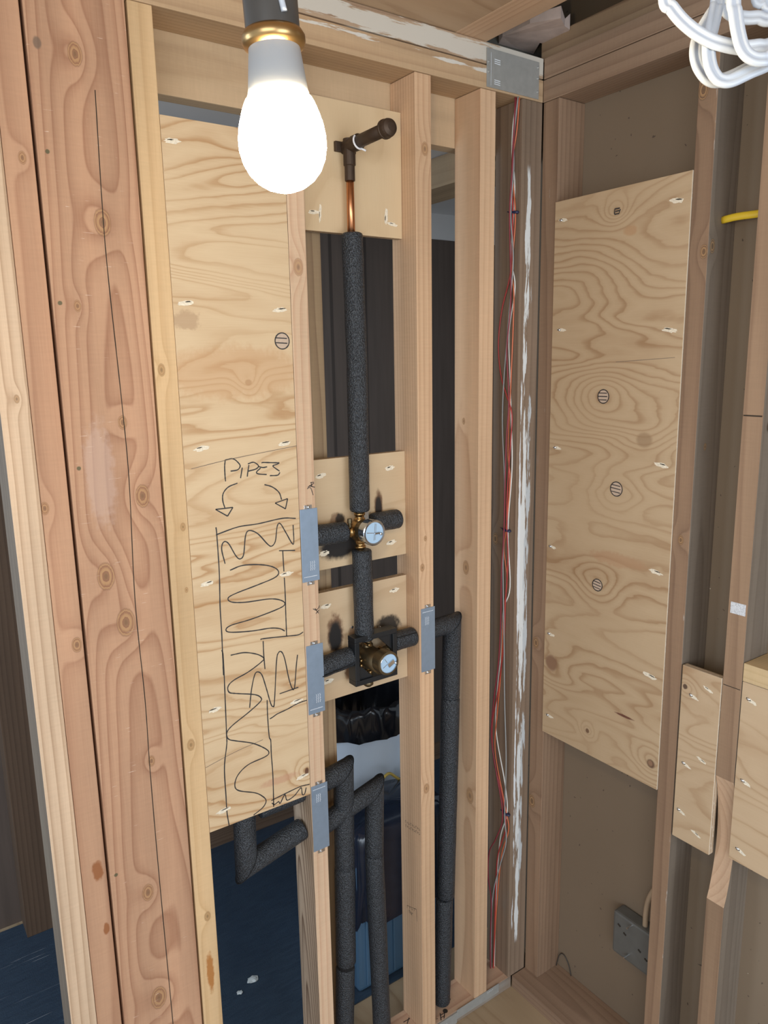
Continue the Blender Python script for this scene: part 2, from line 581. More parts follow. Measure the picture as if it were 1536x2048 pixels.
def panel_brown():
    g = G('dark_brown_panelling')
    X = g.coords()
    n = g.noise(g.vec(g.ma('MULTIPLY', X[0], 40), 0.0, g.ma('MULTIPLY', X[2], 3)), 1.0, 3)
    c = g.mix(n, (0.075, 0.056, 0.046), (0.150, 0.112, 0.092))
    gr = g.ma('ABSOLUTE', g.ma('SUBTRACT', g.ma('FRACT', g.ma('MULTIPLY', X[0], 6.5)), 0.5))
    c = g.mix(g.step(gr, 0.03, 0.06, 0.7, 0.0), c, (0.020, 0.012, 0.008))
    return g.set(Base_Color=c, Roughness=0.6)


m_panel = panel_brown()
structure(box('wall_back', -3.0, 1.2, 1.15, 1.18, 0.0, 2.285, m_panel, bevel=0))
structure(box('wall_back_upper', -3.0, 1.2, 1.152, 1.18, 2.285, 2.46, m_drywhite, bevel=0))
structure(box('wall_left', -3.03, -3.0, 0.0, 1.18, 0.0, 2.46, m_panel, bevel=0))
structure(box('wall_storage_side', 1.2, 1.23, 0.089, 1.18, 0.0, 2.46, m_panel, bevel=0))
m_base = lumber('brown_baseboard_wood', mul(OLD_L, 0.6), mul(OLD_D, 0.6), 'zyx')
structure(box('baseboard_back', -1.06, 1.2, 1.128, 1.15, 0.0, 0.075, m_base))
structure(box('ceiling_storage', -3.0, 1.2, 0.128, 1.18, 2.385, 2.40, m_drywhite, bevel=0))
m_ceil = plywood('ceiling_boards', (0.50, 0.36, 0.235), (0.34, 0.215, 0.125), 'xzy', lines=7, off=9.0)
structure(box('ceiling', -3.0, -0.268, -3.6, 0.12, 2.491, 2.51, m_ceil, bevel=0))
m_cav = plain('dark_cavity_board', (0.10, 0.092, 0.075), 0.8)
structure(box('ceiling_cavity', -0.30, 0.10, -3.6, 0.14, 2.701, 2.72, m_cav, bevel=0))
structure(box('sky_block_1', -0.30, 0.089, 0.10, 0.12, 2.465, 2.70, m_cav, bevel=0))  # added dark board, keeps sky from showing through the ceiling gap
structure(box('sky_block_2', -0.30, 0.2, 0.0905, 0.0995, 2.4605, 2.72, m_cav, bevel=0))  # second added board, blocks a bright sliver of sky above the header


# ------------------------------------------------------------------ framing: wall with the pipes
def AL(px, py): return onA(px, py)


# the post of planks on the left
x1, x2, x3, x4, x5 = -1.228, -1.1815, -1.1335, -0.9725, -0.929


def K(px, py, x0, x_1, r): p = onA(px, py); return (p.x-(x0+x_1)/2, p.z, r)


ZP = 0.0
mP1 = lumber('pale_ridged_fir', PALE_L, PALE_D, a0=0.22, b0=0.5, pitch=0.0062, warp=0.004, contrast=0.75, taper=0.002,
             knots=[K(34, 798, x1, x2, 0.005)], paint=None)
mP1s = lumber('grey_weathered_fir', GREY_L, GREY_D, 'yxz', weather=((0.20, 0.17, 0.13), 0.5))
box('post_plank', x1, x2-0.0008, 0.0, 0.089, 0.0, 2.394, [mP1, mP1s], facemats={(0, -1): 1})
tag(bpy.data.objects['post_plank'], 'pale straight-ridged timber edge at the far left of the post', 'timber', 'planks of the left post')
mP2 = lumber('pink_fir_narrow', PINK_L, PINK_D, a0=0.01, b0=0.035, pitch=0.011, warp=0.007, contrast=0.55,
             knots=[K(47, 315, x2, x3, 0.007), K(92, 1017, x2, x3, 0.008), K(156, 1290, x2, x3, 0.010)],
             spots=[(onA(198, 1742).x-(x2+x3)/2, onA(198, 1742).z, 0.011, 0.024, (0.28, 0.09, 0.022), 0.85, 0.9),
                    (onA(215, 1858).x-(x2+x3)/2, onA(215, 1858).z, 0.006, 0.014, (0.28, 0.09, 0.022), 0.85, 0.9)])
o = box('post_plank', x2, x3-0.003, 0.002, 0.089, 0.0, 2.394, mP2)
tag(o, 'narrow pink fir timber with two rust-brown stains, left of the wide plank', 'timber', 'planks of the left post')
Kp = [(150, 108, .013), (205, 445, .016), (155, 612, .007), (245, 845, .009), (285, 992, .015), (212, 1153, .018), (252, 1245, .019), (303, 1522, .008),
      (296, 1785, .013), (318, 1995, .018)]
mP3 = lumber('wide_pink_fir', PINK_L, PINK_D, a0=0.015, b0=0.085, pitch=0.0080, warp=0.0075, contrast=0.72, taper=0.019, scratch=0.6,
             knots=[K(px, py, x3, x4, r) for px, py, r in Kp],
             spots=[(onA(px, py).x-(x3+x4)/2, onA(px, py).z, 0.004, 0.004, (0.05, 0.07, 0.03), 0.8, 0.6) for px, py in ((95, 303), (120, 606), (158, 937), (232, 1750))] +
                   [(onA(74, 85).x-(x3+x4)/2, onA(74, 85).z, 0.007, 0.010, (0.16, 0.11, 0.08), 0.8, 0.3), (onA(200, 950).x-(x3+x4)/2, onA(200, 950).z, 0.028, 0.10, (0.56, 0.40, 0.33), 0.5, 0.8)])
t = thing('post_plank', ((x3+x4)/2, 0.0445, 0), 'wide pink fir plank with big knots and one long drying crack', 'timber', 'planks of the left post')
bm = bm_box(bmesh.new(), x3+0.002, x4-0.002, 0.0, 0.089, 0.0, 2.394, 0.002)
link('plank', bm, mP3, t)
bm = bmesh.new()
bm_ribbon(bm, smooth_path([onA(*p) for p in ((190, 180), (205, 420), (217, 560), (243, 800), (258, 960), (270, 1200), (290, 1400), (300, 1540), (318, 1750), (346, 2048))], 8), 0.0016, (0, -1, 0))
link('drying_crack', bm, m_hole, t)
mP4 = lumber('yellow_fir', YEL_L, YEL_D, a0=0.03, b0=0.02, pitch=0.012, warp=0.005, contrast=0.45,
             knots=[K(322, 740, x4, x5, .008), K(365, 1054, x4, x5, .006), K(372, 1180, x4, x5, .004), K(381, 1490, x4, x5, .009), K(414, 1833, x4, x5, .008)],
             spots=[(onA(420, 1945).x-(x4+x5)/2, onA(420, 1945).z, 0.009, 0.050, (0.42, 0.16, 0.03), 0.9, 0.9)])
o = box('post_plank', x4+0.002, x5, 0.0, 0.089, 0.0, 2.394, mP4)
tag(o, 'yellowish fir timber edge with an orange smear, beside the scribbled plywood', 'timber', 'planks of the left post')

# studs
xA0, xA1, xB0, xB1, xC0, xC1 = -0.690, -0.6513, -0.3792, -0.3362, -0.1956, -0.1506
mSA = lumber('stud_fir_banded', (0.66, 0.47, 0.315), (0.50, 0.28, 0.175), a0=0.25, b0=0.4, pitch=0.0080, warp=0.0035, contrast=0.6, knots=[(0.0, 1.95, .012)])
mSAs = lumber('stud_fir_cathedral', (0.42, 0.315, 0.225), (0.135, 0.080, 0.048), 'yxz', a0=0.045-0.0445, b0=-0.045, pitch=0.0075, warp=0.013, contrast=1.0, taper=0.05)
t = thing('wall_stud', ((xA0+xA1)/2, 0.0445, 0.04), 'fir stud with three steel plates, right edge of the scribbled plywood', 'stud', 'new studs of the pipe wall')
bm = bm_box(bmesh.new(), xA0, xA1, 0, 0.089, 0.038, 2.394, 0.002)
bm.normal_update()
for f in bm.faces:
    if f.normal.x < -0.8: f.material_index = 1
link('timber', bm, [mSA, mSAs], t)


def strokes(name, parent, lines, fn, width, nrm, mat=None, n=6, smooth=True):
    bm = bmesh.new()
    for ln in lines:
        pts = [fn(*p) for p in ln]
        bm_ribbon(bm, smooth_path(pts, n) if smooth and len(pts) > 2 else pts, width, nrm)
    return link(name, bm, mat or m_ink, parent)


c8 = lambda x, y, d=0.0: onA(x/3.94+580, y/3.94+880, d)
strokes('marker_note', t, [[(135, 385), (150, 375), (165, 382), (182, 435)], [(140, 372), (188, 340)], [(160, 335), (188, 332)], [(165, 333), (172, 368)], [(150, 360), (195, 372)],
                           ], c8, 0.0016, (0, -1, 0), None, 4)
strokes('marker_note', t, [[(180, 1330), (205, 1340), (225, 1322), (232, 1303)], [(195, 1325), (225, 1365)], [(203, 1368), (228, 1340)]], c8, 0.0016, (0, -1, 0), None, 4)
mSB = lumber('stud_fir_right', NEW_L, NEW_D, a0=0.03, b0=-0.03, pitch=0.012, warp=0.006, contrast=0.55,
             knots=[K(845, 1168, xB0, xB1, .007), K(853, 1606, xB0, xB1, .010), K(851, 1110, xB0, xB1, .005), K(850, 338, xB0, xB1, .010)])
mSBs = lumber('stud_fir_right_side', (0.62, 0.42, 0.265), (0.43, 0.24, 0.140), 'yxz', a0=0.3, b0=0.4, pitch=0.0055, warp=0.003, contrast=0.6,
              spots=[(0.0, 1.24, 0.03, 0.03, (0.42, 0.25, 0.15), 0.5, 0.9)])
t = thing('wall_stud', ((xB0+xB1)/2, 0.0445, 0.04), 'fir stud with a knot and one steel plate, just right of both valves', 'stud', 'new studs of the pipe wall')
bm = bm_box(bmesh.new(), xB0, xB1, 0, 0.089, 0.038, 2.394, 0.002)
bm.normal_update()
for f in bm.faces:
    if f.normal.x < -0.8: f.material_index = 1
link('timber', bm, [mSB, mSBs], t)
# mill stamp on its side face (illegible in the photo: rows of ink marks)
bm = bmesh.new()


def onSide(px, py): return onB(px, py, xB0)


cs = lambda x, y: onSide(x/2.648+380, y/2.648+1550)
for row, (a, b) in enumerate((((1140, 240), (1222, 285)), ((1142, 262), (1222, 308)), ((1150, 690), (1200, 712)), ((1160, 715), (1180, 735)))):
    if row == 2:
        link('mill_stamp', bm, m_pencil, t)
        bm = bm2 = bmesh.new()
    for i in range(9 if row < 2 else 4):
        f0 = i/(9 if row < 2 else 4)
        x = a[0]+(b[0]-a[0])*f0
        y = a[1]+(b[1]-a[1])*f0
        bm_ribbon(bm, [cs(x, y), cs(x+1, y+14)], 0.0012, (-1, 0, 0))
        bm_ribbon(bm, [cs(x, y+(i % 3)*5), cs(x+6, y+3+(i % 3)*5)], 0.0012, (-1, 0, 0))
bm_ribbon(bm, [cs(1150, 690), cs(1200, 712)], 0.0012, (-1, 0, 0))
bm_ribbon(bm, [cs(1200, 712), cs(1203, 775)], 0.0012, (-1, 0, 0))
link('mill_stamp', bm2, m_pencil, t)
mSC = lumber('stud_fir_plain', (0.62, 0.415, 0.258), (0.44, 0.25, 0.140), a0=0.2, b0=0.2, pitch=0.010, warp=0.003, contrast=0.5)
mSCs = lumber('stud_fir_plain_side', (0.64, 0.430, 0.268), (0.45, 0.255, 0.145), 'yxz', a0=0.0, b0=0.07, pitch=0.013, warp=0.010, contrast=0.6,
              knots=[(0.0, 1.25-0.0, .013), (-0.02, 0.62, .016), (0.01, 1.62, 0.006)])
o = box('wall_stud', xC0, xC1, 0, 0.089, 0.038, 2.394, [mSC, mSCs], facemats={(0, -1): 1})
tag(o, 'plain fir stud between the tall foam pipe and the coloured wires', 'stud', 'new studs of the pipe wall')
mCS = lumber('old_corner_fir', OLDER_L, OLDER_D, a0=0.1, b0=0.2, pitch=0.007, warp=0.004, contrast=0.6,
             paint=[(-0.006, 0.016, 0.10, 2.22, 0.64, WHITE_PLASTER), (0.008, 0.014, 0.25, 1.95, 0.70, (0.52, 0.55, 0.57)), (-0.020, 0.006, 0.15, 1.72, 0.66, (0.74, 0.77, 0.80))])
mCSs = lumber('old_corner_fir_side', mul(OLDER_L, 0.98), OLDER_D, 'yxz', a0=0.1, b0=0.2, pitch=0.008, warp=0.006, contrast=0.6, weather=((0.22, 0.185, 0.15), 0.58),
              knots=[(0.03, 1.3, .012)])
o = box('wall_stud', -0.0665, -0.0015, 0, 0.089, 0.038, 2.394, [mCS, mCSs], facemats={(0, -1): 1})
tag(o, 'old brown corner stud streaked with white plaster behind the coloured wires', 'stud')
mFur = lumber('furring_wood', (0.36, 0.255, 0.150), (0.22, 0.14, 0.08), pitch=0.008)
o = box('furring_strip', -0.655, -0.5625, 0.095, 0.118, 0.0, 2.28, mFur)
tag(o, 'thin brown strip of wood standing behind the stud left of the foam riser', 'strip')

# plates and headers of this wall
mTP = lumber('old_top_plate_fir', (0.50, 0.345, 0.205), (0.33, 0.20, 0.11), 'zyx', a0=0.1, b0=0.15, pitch=0.010, warp=0.005, contrast=0.5,
             paint=[(0.038, 0.014, -0.05, 0.62, 0.80, (0.66, 0.63, 0.57))])
o = box('top_plate', -1.30, 0.0, 0.0, 0.089, 2.395, 2.443, mTP)
tag(o, 'brown top plate resting on the studs of the pipe wall, plaster crumbs on it', 'plate')
mTP2 = lumber('plastered_top_plate_fir', (0.42, 0.30, 0.20), (0.27, 0.165, 0.10), 'zyx', a0=0.1, b0=0.15, pitch=0.010, warp=0.005,
              paint=[(0.026, 0.030, -0.12, 0.75, 0.56, (0.60, 0.56, 0.49))])
o = box('top_plate', -1.30, 0.0, 0.001, 0.089, 2.446, 2.490, mTP2)
tag(o, 'upper top plate smeared with white plaster, under the ceiling boards', 'plate')
mHd = lumber('header_fir', (0.56, 0.40, 0.245), (0.40, 0.26, 0.145), 'zyx', a0=0.05, b0=0.2, pitch=0.013, warp=0.006, contrast=0.35)
o = box('header_board', -1.30, 0.9, 0.0895, 0.127, 2.289, 2.46, mHd)
tag(o, 'wide brown board running behind the tops of the studs', 'board')
mBP = lumber('new_bottom_plate_fir', (0.56, 0.375, 0.255), (0.40, 0.225, 0.145), 'yzx', a0=0.0, b0=-0.05, pitch=0.010, warp=0.006)
mBPf = lumber('worn_plate_edge', (0.255, 0.20, 0.155), (0.12, 0.085, 0.06), 'zyx', pitch=0.006, weather=((0.30, 0.285, 0.26), 0.5))
t = thing('bottom_plate', (-0.45, 0.0445, 0.0), 'pinkish bottom plate under the studs of the pipe wall', 'plate')
bm = bm_box(bmesh.new(), -0.928, -0.055, 0.0, 0.089, 0.0, 0.038, 0.0015)
bm.normal_update()
for f in bm.faces:
    if f.normal.y < -0.8: f.material_index = 1
link('timber', bm, [mBP, mBPf], t)
cz = lambda x, y: onZ(x/2.648+380, y/2.648+1550, 0.038)
strokes('marker_note', t, [[(1298, 1270), (1300, 1295), (1312, 1290)], [(1325, 1262), (1330, 1300)], [(1325, 1275), (1355, 1255)], [(1330, 1285), (1350, 1275)], [(1350, 1250), (1345, 1290)],
                           ], cz, 0.0022, (0, 0, 1), None, 4, False)
strokes('marker_note', t, [[(1130, 1310), (1165, 1290)], [(1150, 1318), (1160, 1285)]], cz, 0.0022, (0, 0, 1), None, 4, False)
for px, py in ((1367, 1187), (1352, 1250)):
    bm = bmesh.new()
    bm_lathe(bm, [(0, 0.0), (0.007, 0.0004), (0.007, 0.0)], cz(px, py), (0, 0, 1), 16)
    link('drilled_hole', bm, m_hole, t)

# ------------------------------------------------------------------ framing: wall on the right
mB1 = lumber('old_stud_fir_corner', OLD_L, OLD_D, 'yxz', paint=[(0.0, 0.014, 0.15, 2.2, 0.93, (0.50, 0.48, 0.46))], a0=0.05, b0=0.2, pitch=0.008, warp=0.006, contrast=0.5, knots=[(0.01, 1.02, .012), (0.012, 0.55, .014)],
             weather=((0.36, 0.31, 0.28), 0.66))
mB1s = lumber('old_stud_fir_corner_side', OLD_L, OLD_D, 'xyz', a0=0.1, b0=0.1, pitch=0.010, warp=0.006, contrast=0.5)
o = box('wall_stud', 0.001, 0.089, -0.0505, -0.0015, 0.038, 2.394, [mB1, mB1s], facemats={(1, -1): 1})
tag(o, 'old brown stud in the corner at the left edge of the tall plywood panel', 'stud', 'old studs of the right wall')
mB2 = lumber('old_stud_fir', (0.30, 0.190, 0.118), (0.165, 0.092, 0.056), 'yxz', a0=0.05, b0=0.2, pitch=0.009, warp=0.006, contrast=0.55, knots=[(0.01, 2.27, .013), (-0.012, 1.97, .010), (0.0, 1.38, .008)],
             paint=[(-0.019, 0.005, 0.3, 2.33, 0.84, (0.60, 0.60, 0.58))],
             weather=((0.46, 0.42, 0.38), 0.70))
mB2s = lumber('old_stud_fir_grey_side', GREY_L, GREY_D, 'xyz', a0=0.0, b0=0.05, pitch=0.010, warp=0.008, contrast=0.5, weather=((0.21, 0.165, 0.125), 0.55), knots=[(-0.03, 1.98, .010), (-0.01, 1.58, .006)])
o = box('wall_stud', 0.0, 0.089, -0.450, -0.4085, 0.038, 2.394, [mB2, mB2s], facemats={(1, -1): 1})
tag(o, 'old brown stud with a grey side, at the right edge of the tall plywood panel', 'stud', 'old studs of the right wall')
# the notched third stud: profile in (x, z), extruded along y; a bite out of its front edge shows fresh wood
mB3 = lumber('old_stud_fir_notched', (0.325, 0.21, 0.130), (0.19, 0.11, 0.066), 'yxz', a0=0.05, b0=0.2, pitch=0.009, warp=0.005, contrast=0.5, weather=((0.42, 0.38, 0.34), 0.68))
mB3n = lumber('fresh_cut_fir', (0.56, 0.38, 0.25), (0.40, 0.24, 0.145), 'yxz', a0=0.1, b0=0.2, pitch=0.006, warp=0.003, contrast=0.5)
t = thing('wall_stud', (0.0445, -0.568, 0.04), 'old stud with a scooped notch of fresh wood, right of the small plywood panel', 'stud', 'old studs of the right wall')
y0, y1 = -0.588, -0.5475
prof = [(0.0, 0.038), (0.0, 0.62)] + [(0.022*math.sin(math.pi*k/14)**0.8, 0.62+0.30*k/14) for k in range(1, 14)] + [(0.0, 0.92), (0.0, 1.688), (0.0012, 1.690), (0.0, 1.692), (0.0, 2.394), (0.089, 2.394), (0.089, 0.038)]
bm = bmesh.new()
va = [bm.verts.new((x, y0, z)) for x, z in prof]
vb = [bm.verts.new((x, y1, z)) for x, z in prof]
bm.faces.new(va); bm.faces.new(vb[::-1])
for i in range(len(prof)):
    f = bm.faces.new((va[i], vb[i], vb[(i+1) % len(prof)], va[(i+1) % len(prof)]))
    if 1 <= i <= 14: f.material_index = 1
bmesh.ops.recalc_face_normals(bm, faces=bm.faces[:])
bm.normal_update()
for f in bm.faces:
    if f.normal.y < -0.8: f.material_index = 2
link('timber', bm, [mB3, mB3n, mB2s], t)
bm = bm_box(bmesh.new(), 0.0, -0.0004, -0.584, -0.552, 1.288, 1.312, 0)
link('pale_label_smear', bm, plain('white_smear', (0.62, 0.64, 0.68), 0.7, 0, 350, 0.35), t)['label'] = 'faded white label smear'
for zc, wd in ((1.690, 0.0022), (1.130, 0.0016)):
    bm = bm_ribbon(bmesh.new(), [(0, -0.586, zc), (0, -0.549, zc)], wd, (-1, 0, 0), 0.0004)
    link('saw_cut', bm, m_hole, t)

mBt = lumber('old_plate_fir', (0.335, 0.225, 0.150), (0.195, 0.115, 0.072), 'zxy', a0=0.1, b0=0.15, pitch=0.010, warp=0.005, contrast=0.5)
o = box('top_plate', 0.0, 0.089, -3.0, 0.0, 2.395, 2.443, mBt, origin=(0.04, -0.4, 2.395))
tag(o, 'lower of the two brown top plates along the right wall', 'plate', 'top plates of the right wall')
o = box('top_plate', 0.001, 0.089, -3.0, 0.0, 2.445, 2.490, mBt, origin=(0.04, -0.9, 2.445))
tag(o, 'upper of the two brown top plates along the right wall', 'plate', 'top plates of the right wall')
mBx = lumber('old_ledger_fir', (0.38, 0.265, 0.165), (0.225, 0.14, 0.085), 'zxy', a0=0.1, b0=0.15, pitch=0.010, warp=0.005)
o = box('ceiling_ledger', 0.022, 0.089, -3.0, 0.03, 2.492, 2.545, mBx)
tag(o, 'brown ledger lying on the top plates of the right wall beside the ceiling gap', 'board')
mBB = lumber('old_bottom_plate_fir', (0.30, 0.20, 0.135), (0.175, 0.105, 0.068), 'xzy', a0=0.0, b0=-0.06, pitch=0.010, warp=0.008, contrast=0.5, weather=((0.38, 0.32, 0.26), 0.7))
o = box('bottom_plate', -0.052, 0.089, -3.0, -0.001, 0.0, 0.038, mBB)
tag(o, 'old brown bottom plate along the foot of the right wall', 'plate')
mJ = lumber('ceiling_joist_fir', (0.56, 0.385, 0.25), (0.39, 0.225, 0.135), 'xzy', a0=0.03, b0=-0.05, pitch=0.009, warp=0.006, contrast=0.6)
o = box('ceiling_joist', -0.267, -0.178, -3.0, 0.03, 2.4905, 2.70, mJ)
tag(o, 'ceiling joist running towards the camera, left of the torn gap above the corner', 'joist')
mJ2 = lumber('storage_joist_fir', (0.44, 0.31, 0.185), (0.31, 0.20, 0.115), 'zxy', a0=0.1, b0=0.1, pitch=0.012, warp=0.004, contrast=0.4)
o = box('ceiling_joist', 0.06, 0.20, 0.128, 1.15, 2.30, 2.384, mJ2)
tag(o, 'joist under the white storage ceiling, seen between the two right-hand fir studs', 'joist')
# torn pink board remnant in the gap above the corner
bm = bmesh.new()
rim = [onZ(*p, 2.55) for p in ((990, 90), (1005, 62), (1060, 35), (1122, 20), (1130, 40), (1140, 45), (1118, 70), (1095, 82), (1080, 72), (1068, 95), (1060, 108), (1030, 100))]
top = [bm.verts.new(p+Vector((0, 0, random.uniform(0.0, 0.02)))) for p in rim]
bot = [bm.verts.new(p+Vector((0, 0, -0.012+random.uniform(-0.004, 0.004)))) for p in rim]
bm.faces.new(top); bm.faces.new(bot[::-1])
for i in range(len(rim)):
    bm.faces.new((top[i], bot[i], bot[(i+1) % len(rim)], top[(i+1) % len(rim)]))
bmesh.ops.recalc_face_normals(bm, faces=bm.faces[:])
o = link('torn_board', bm, plain('torn_pinkish_board', (0.62, 0.50, 0.45), 0.9, 0, 30, 0.2, 0.4), None, (-0.1, 0.0, 2.55))
tag(o, 'torn pinkish piece of old board in the ceiling gap above the corner', 'board')

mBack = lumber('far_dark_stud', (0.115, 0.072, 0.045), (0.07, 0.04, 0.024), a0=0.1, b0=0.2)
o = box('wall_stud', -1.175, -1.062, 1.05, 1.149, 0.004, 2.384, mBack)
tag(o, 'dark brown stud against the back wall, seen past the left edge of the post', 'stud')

# ------------------------------------------------------------------ plywood panels
EDGE_A = ply_edge('plywood_edge', 'y', (0.55, 0.40, 0.25), (0.33, 0.215, 0.125))
EDGE_B = ply_edge('plywood_edge_right', 'x', (0.62, 0.52, 0.40), (0.40, 0.28, 0.17))


def panel(name, wall, lo, hi, z0, z1, d0, th, mat, label, group):
    """a sheet on wall A (lo..hi in x) or B (lo..hi in y), face at d0, going back th"""
    if wall == 'A':
        t = thing(name, ((lo+hi)/2, d0, z0), label, 'plywood panel', group)
        bm = bm_box(bmesh.new(), lo, hi, d0, d0+th, z0, z1, 0.0008)
        ax, sg = 1, -1
    else:
        t = thing(name, (d0, (lo+hi)/2, z0), label, 'plywood panel', group)
        bm = bm_box(bmesh.new(), d0, d0+th, lo, hi, z0, z1, 0.0008)
        ax, sg = 0, -1
    bm.normal_update()
    for f in bm.faces:
        f.material_index = 0 if f.normal[ax]*sg > 0.8 else 1
    link('sheet', bm, [mat, EDGE_A if wall == 'A' else EDGE_B], t)
    return t


def bm_oval(bm, c, u, v, n, a, b, rag=0.15, seg=20, dome=0.0):
    c = Vector(c)
    cen = bm.verts.new(c+n*(0.0006+dome))
    ring = []
    for k in range(seg):
        an = 2*math.pi*k/seg
        q = 1+random.uniform(-rag, rag)
        ring.append(bm.verts.new(c+u*math.cos(an)*a*q+v*math.sin(an)*b*q+n*0.0004))
    for k in range(seg):
        f = bm.faces.new((cen, ring[k], ring[(k+1) % seg]))
    bmesh.ops.recalc_face_normals(bm, faces=bm.faces[:])
    if bm.faces and bm.faces[:][-1].normal.dot(n) < 0:
        pass
    return bm


def pocket(parent, p, wall, ang=0.0, a=0.015, b=0.0042, screw=0, white=True, dark=0.5):
    """a pocket-screw hole: torn pale oval, dark bore and a screw head at one end"""
    n = Vector((0, -1, 0)) if wall == 'A' else Vector((-1, 0, 0))
    h = Vector((1, 0, 0)) if wall == 'A' else Vector((0, -1, 0))
    z = Vector((0, 0, 1))
    u = h*math.cos(ang)+z*math.sin(ang)
    v = n.cross(u)
    bm = bmesh.new()
    bm_oval(bm, p, u, v, n, a, b, 0.22)
    o = link('pocket_hole', bm, m_torn if white else m_patch, parent)
    bm = bmesh.new()
    if screw:
        bm_oval(bm, Vector(p)+u*a*0.55*screw+n*0.0003, u, v, n, a*0.42, b*0.6, 0.1)
        link('bore', bm, m_hole, o)
        bm = bmesh.new()
        c = Vector(p)+u*a*0.55*screw
        bm_lathe(bm, [(0.0, 0.0030), (0.0022, 0.0026), (0.0036, 0.0012), (0.0038, 0.0)], c, n, 14)
        link('screw_head', bm, m_steel, o, smooth=True)
    else:
        bm_oval(bm, Vector(p)+u*a*0.25*random.choice((-1, 1))+v*b*0.45+n*0.0003, u, v, n, a*0.45*dark*1.6, b*0.22, 0.2)
        link('bore', bm, m_hole, o)
    return o


def uv(wall, px, py, t, d=0.0):
    p = onA(px, py, d) if wall == 'A' else onB(px, py, d)
    o = Vector(t)
    return (p.x-o.x if wall == 'A' else p.y-o.y), p.z-o.z


# --- the tall scribbled panel
xP0, xP1 = -0.9285, -0.6905
o1 = ((xP0+xP1)/2, 0.0005, 0.858)
mPly1 = plywood('scribbled_plywood', PLY_L, PLY_D, 'xyz', lines=21, contrast=0.85, off=1.3,
                knots=[(*uv('A', 497, 765, o1), 0.007), (*uv('A', 612, 1541, o1), 0.007)],
                spots=[(*uv('A', 614, 1543, o1), 0.006, 0.010, (0.10, 0.035, 0.018), 0.9, 0.3),
                       (*uv('A', 470, 745, o1), 0.17, 0.055, (0.52, 0.27, 0.12), 0.40, 0.7),
                       (*uv('A', 372, 640, o1), 0.03, 0.02, (0.36, 0.22, 0.13), 0.5, 1.2),
                       (*uv('A', 560, 1560, o1), 0.05, 0.010, (0.52, 0.27, 0.17), 0.55, 1.0)])
t = panel('plywood_board', 'A', xP0, xP1, 0.858, 2.227, 0.0005, 0.016, mPly1,
          'tall plywood panel with the word PIPES and zigzag scribbles, between post and stud', 'plywood panels screwed between studs')
for px, py, s in ((372, 606, 0), (560, 620, 1), (345, 282, 0), (403, 897, 0), (568, 887, 1), (415, 1167, 0), (572, 1148, 0), (430, 1419, -1), (592, 1403, 1), (447, 1621, -1), (604, 1553, 0)):
    pocket(t, onA(px, py, 0.0005), 'A', 0.1, 0.015, 0.0045, 0, True, 0.5 if s == 0 else 0.8)
c6 = lambda x, y: onA(x/4.097+320, y/4.097+850, 0.0005)
c7 = lambda x, y: onA(x/4.8+380, y/4.8+1300, 0.0005)
INK = 0.0024
ct = lambda x, y: onA(x/9.6+430, y/9.6+900, 0.0005)
strokes('lettering', t, [[(195, 195), (184, 320), (192, 500), (202, 602)], [(190, 195), (340, 168), (440, 238), (482, 310), (430, 382), (298, 406)], [(522, 338), (490, 542)],
                         [(650, 288), (632, 400), (618, 512)], [(630, 266), (740, 236), (832, 300), (790, 362), (640, 406)],
                         [(836, 318), (920, 336), (1000, 322)], [(875, 345), (795, 425), (840, 460), (992, 470)],
                         [(892, 252), (920, 240), (1060, 243), (1235, 246)], [(1235, 246), (1180, 278), (1110, 302), (1150, 345), (1238, 405)], [(1246, 428), (1200, 484), (1052, 493)]], ct, INK, (0, -1, 0), None, 5)
strokes('arrow_drawing', t, [[(635, 476), (560, 508), (518, 560), (514, 620), (532, 682)], [(455, 692), (597, 675)], [(597, 675), (553, 747)], [(553, 747), (455, 692)]], c6, INK, (0, -1, 0))
strokes('arrow_drawing', t, [[(855, 488), (920, 508), (975, 553), (996, 612)], [(1045, 603), (943, 640)], [(943, 640), (1028, 687)], [(1028, 687), (1045, 603)]], c6, INK, (0, -1, 0))
strokes('pencil_line', t, [[(255, 360), (600, 275), (1120, 170)]], c6, 0.0013, (0, -1, 0), m_pencil)
strokes('pencil_line', t, [[(150, 1130), (420, 985), (700, 860)]], c7, 0.0010, (0, -1, 0), m_pencil)
strokes('scribble_drawing', t, [
    [(458, 838), (465, 900), (485, 1200), (492, 1490), (505, 1700), (512, 1870), (520, 2050)], [(458, 900), (640, 835), (800, 810), (1000, 765), (1112, 765)],
    [(533, 1137), (505, 1020), (520, 960), (560, 970), (620, 1070), (655, 1097), (685, 1060), (700, 910), (730, 865), (800, 890), (880, 975), (915, 992), (945, 950), (960, 830), (985, 808), (1030, 880), (1082, 970), (1096, 955), (1090, 818)],
    [(975, 1030), (1107, 1027)], [(1005, 1030), (1015, 1200)], [(1018, 1250), (1026, 1400), (1030, 1540), (1037, 1730)],
    [(573, 1190), (680, 1150), (830, 1145), (930, 1165), (972, 1205), (940, 1250), (800, 1310), (620, 1380), (558, 1418), (585, 1450), (700, 1452), (900, 1425), (995, 1438), (1022, 1470), (960, 1510), (750, 1590), (585, 1640), (540, 1677), (580, 1698), (750, 1688), (900, 1665), (980, 1668), (1022, 1688)],
    [(823, 1760), (850, 1750), (1040, 1730), (1130, 1720), (1173, 1696)], [(845, 1770), (850, 1890), (860, 2000)]], c6, INK, (0, -1, 0))
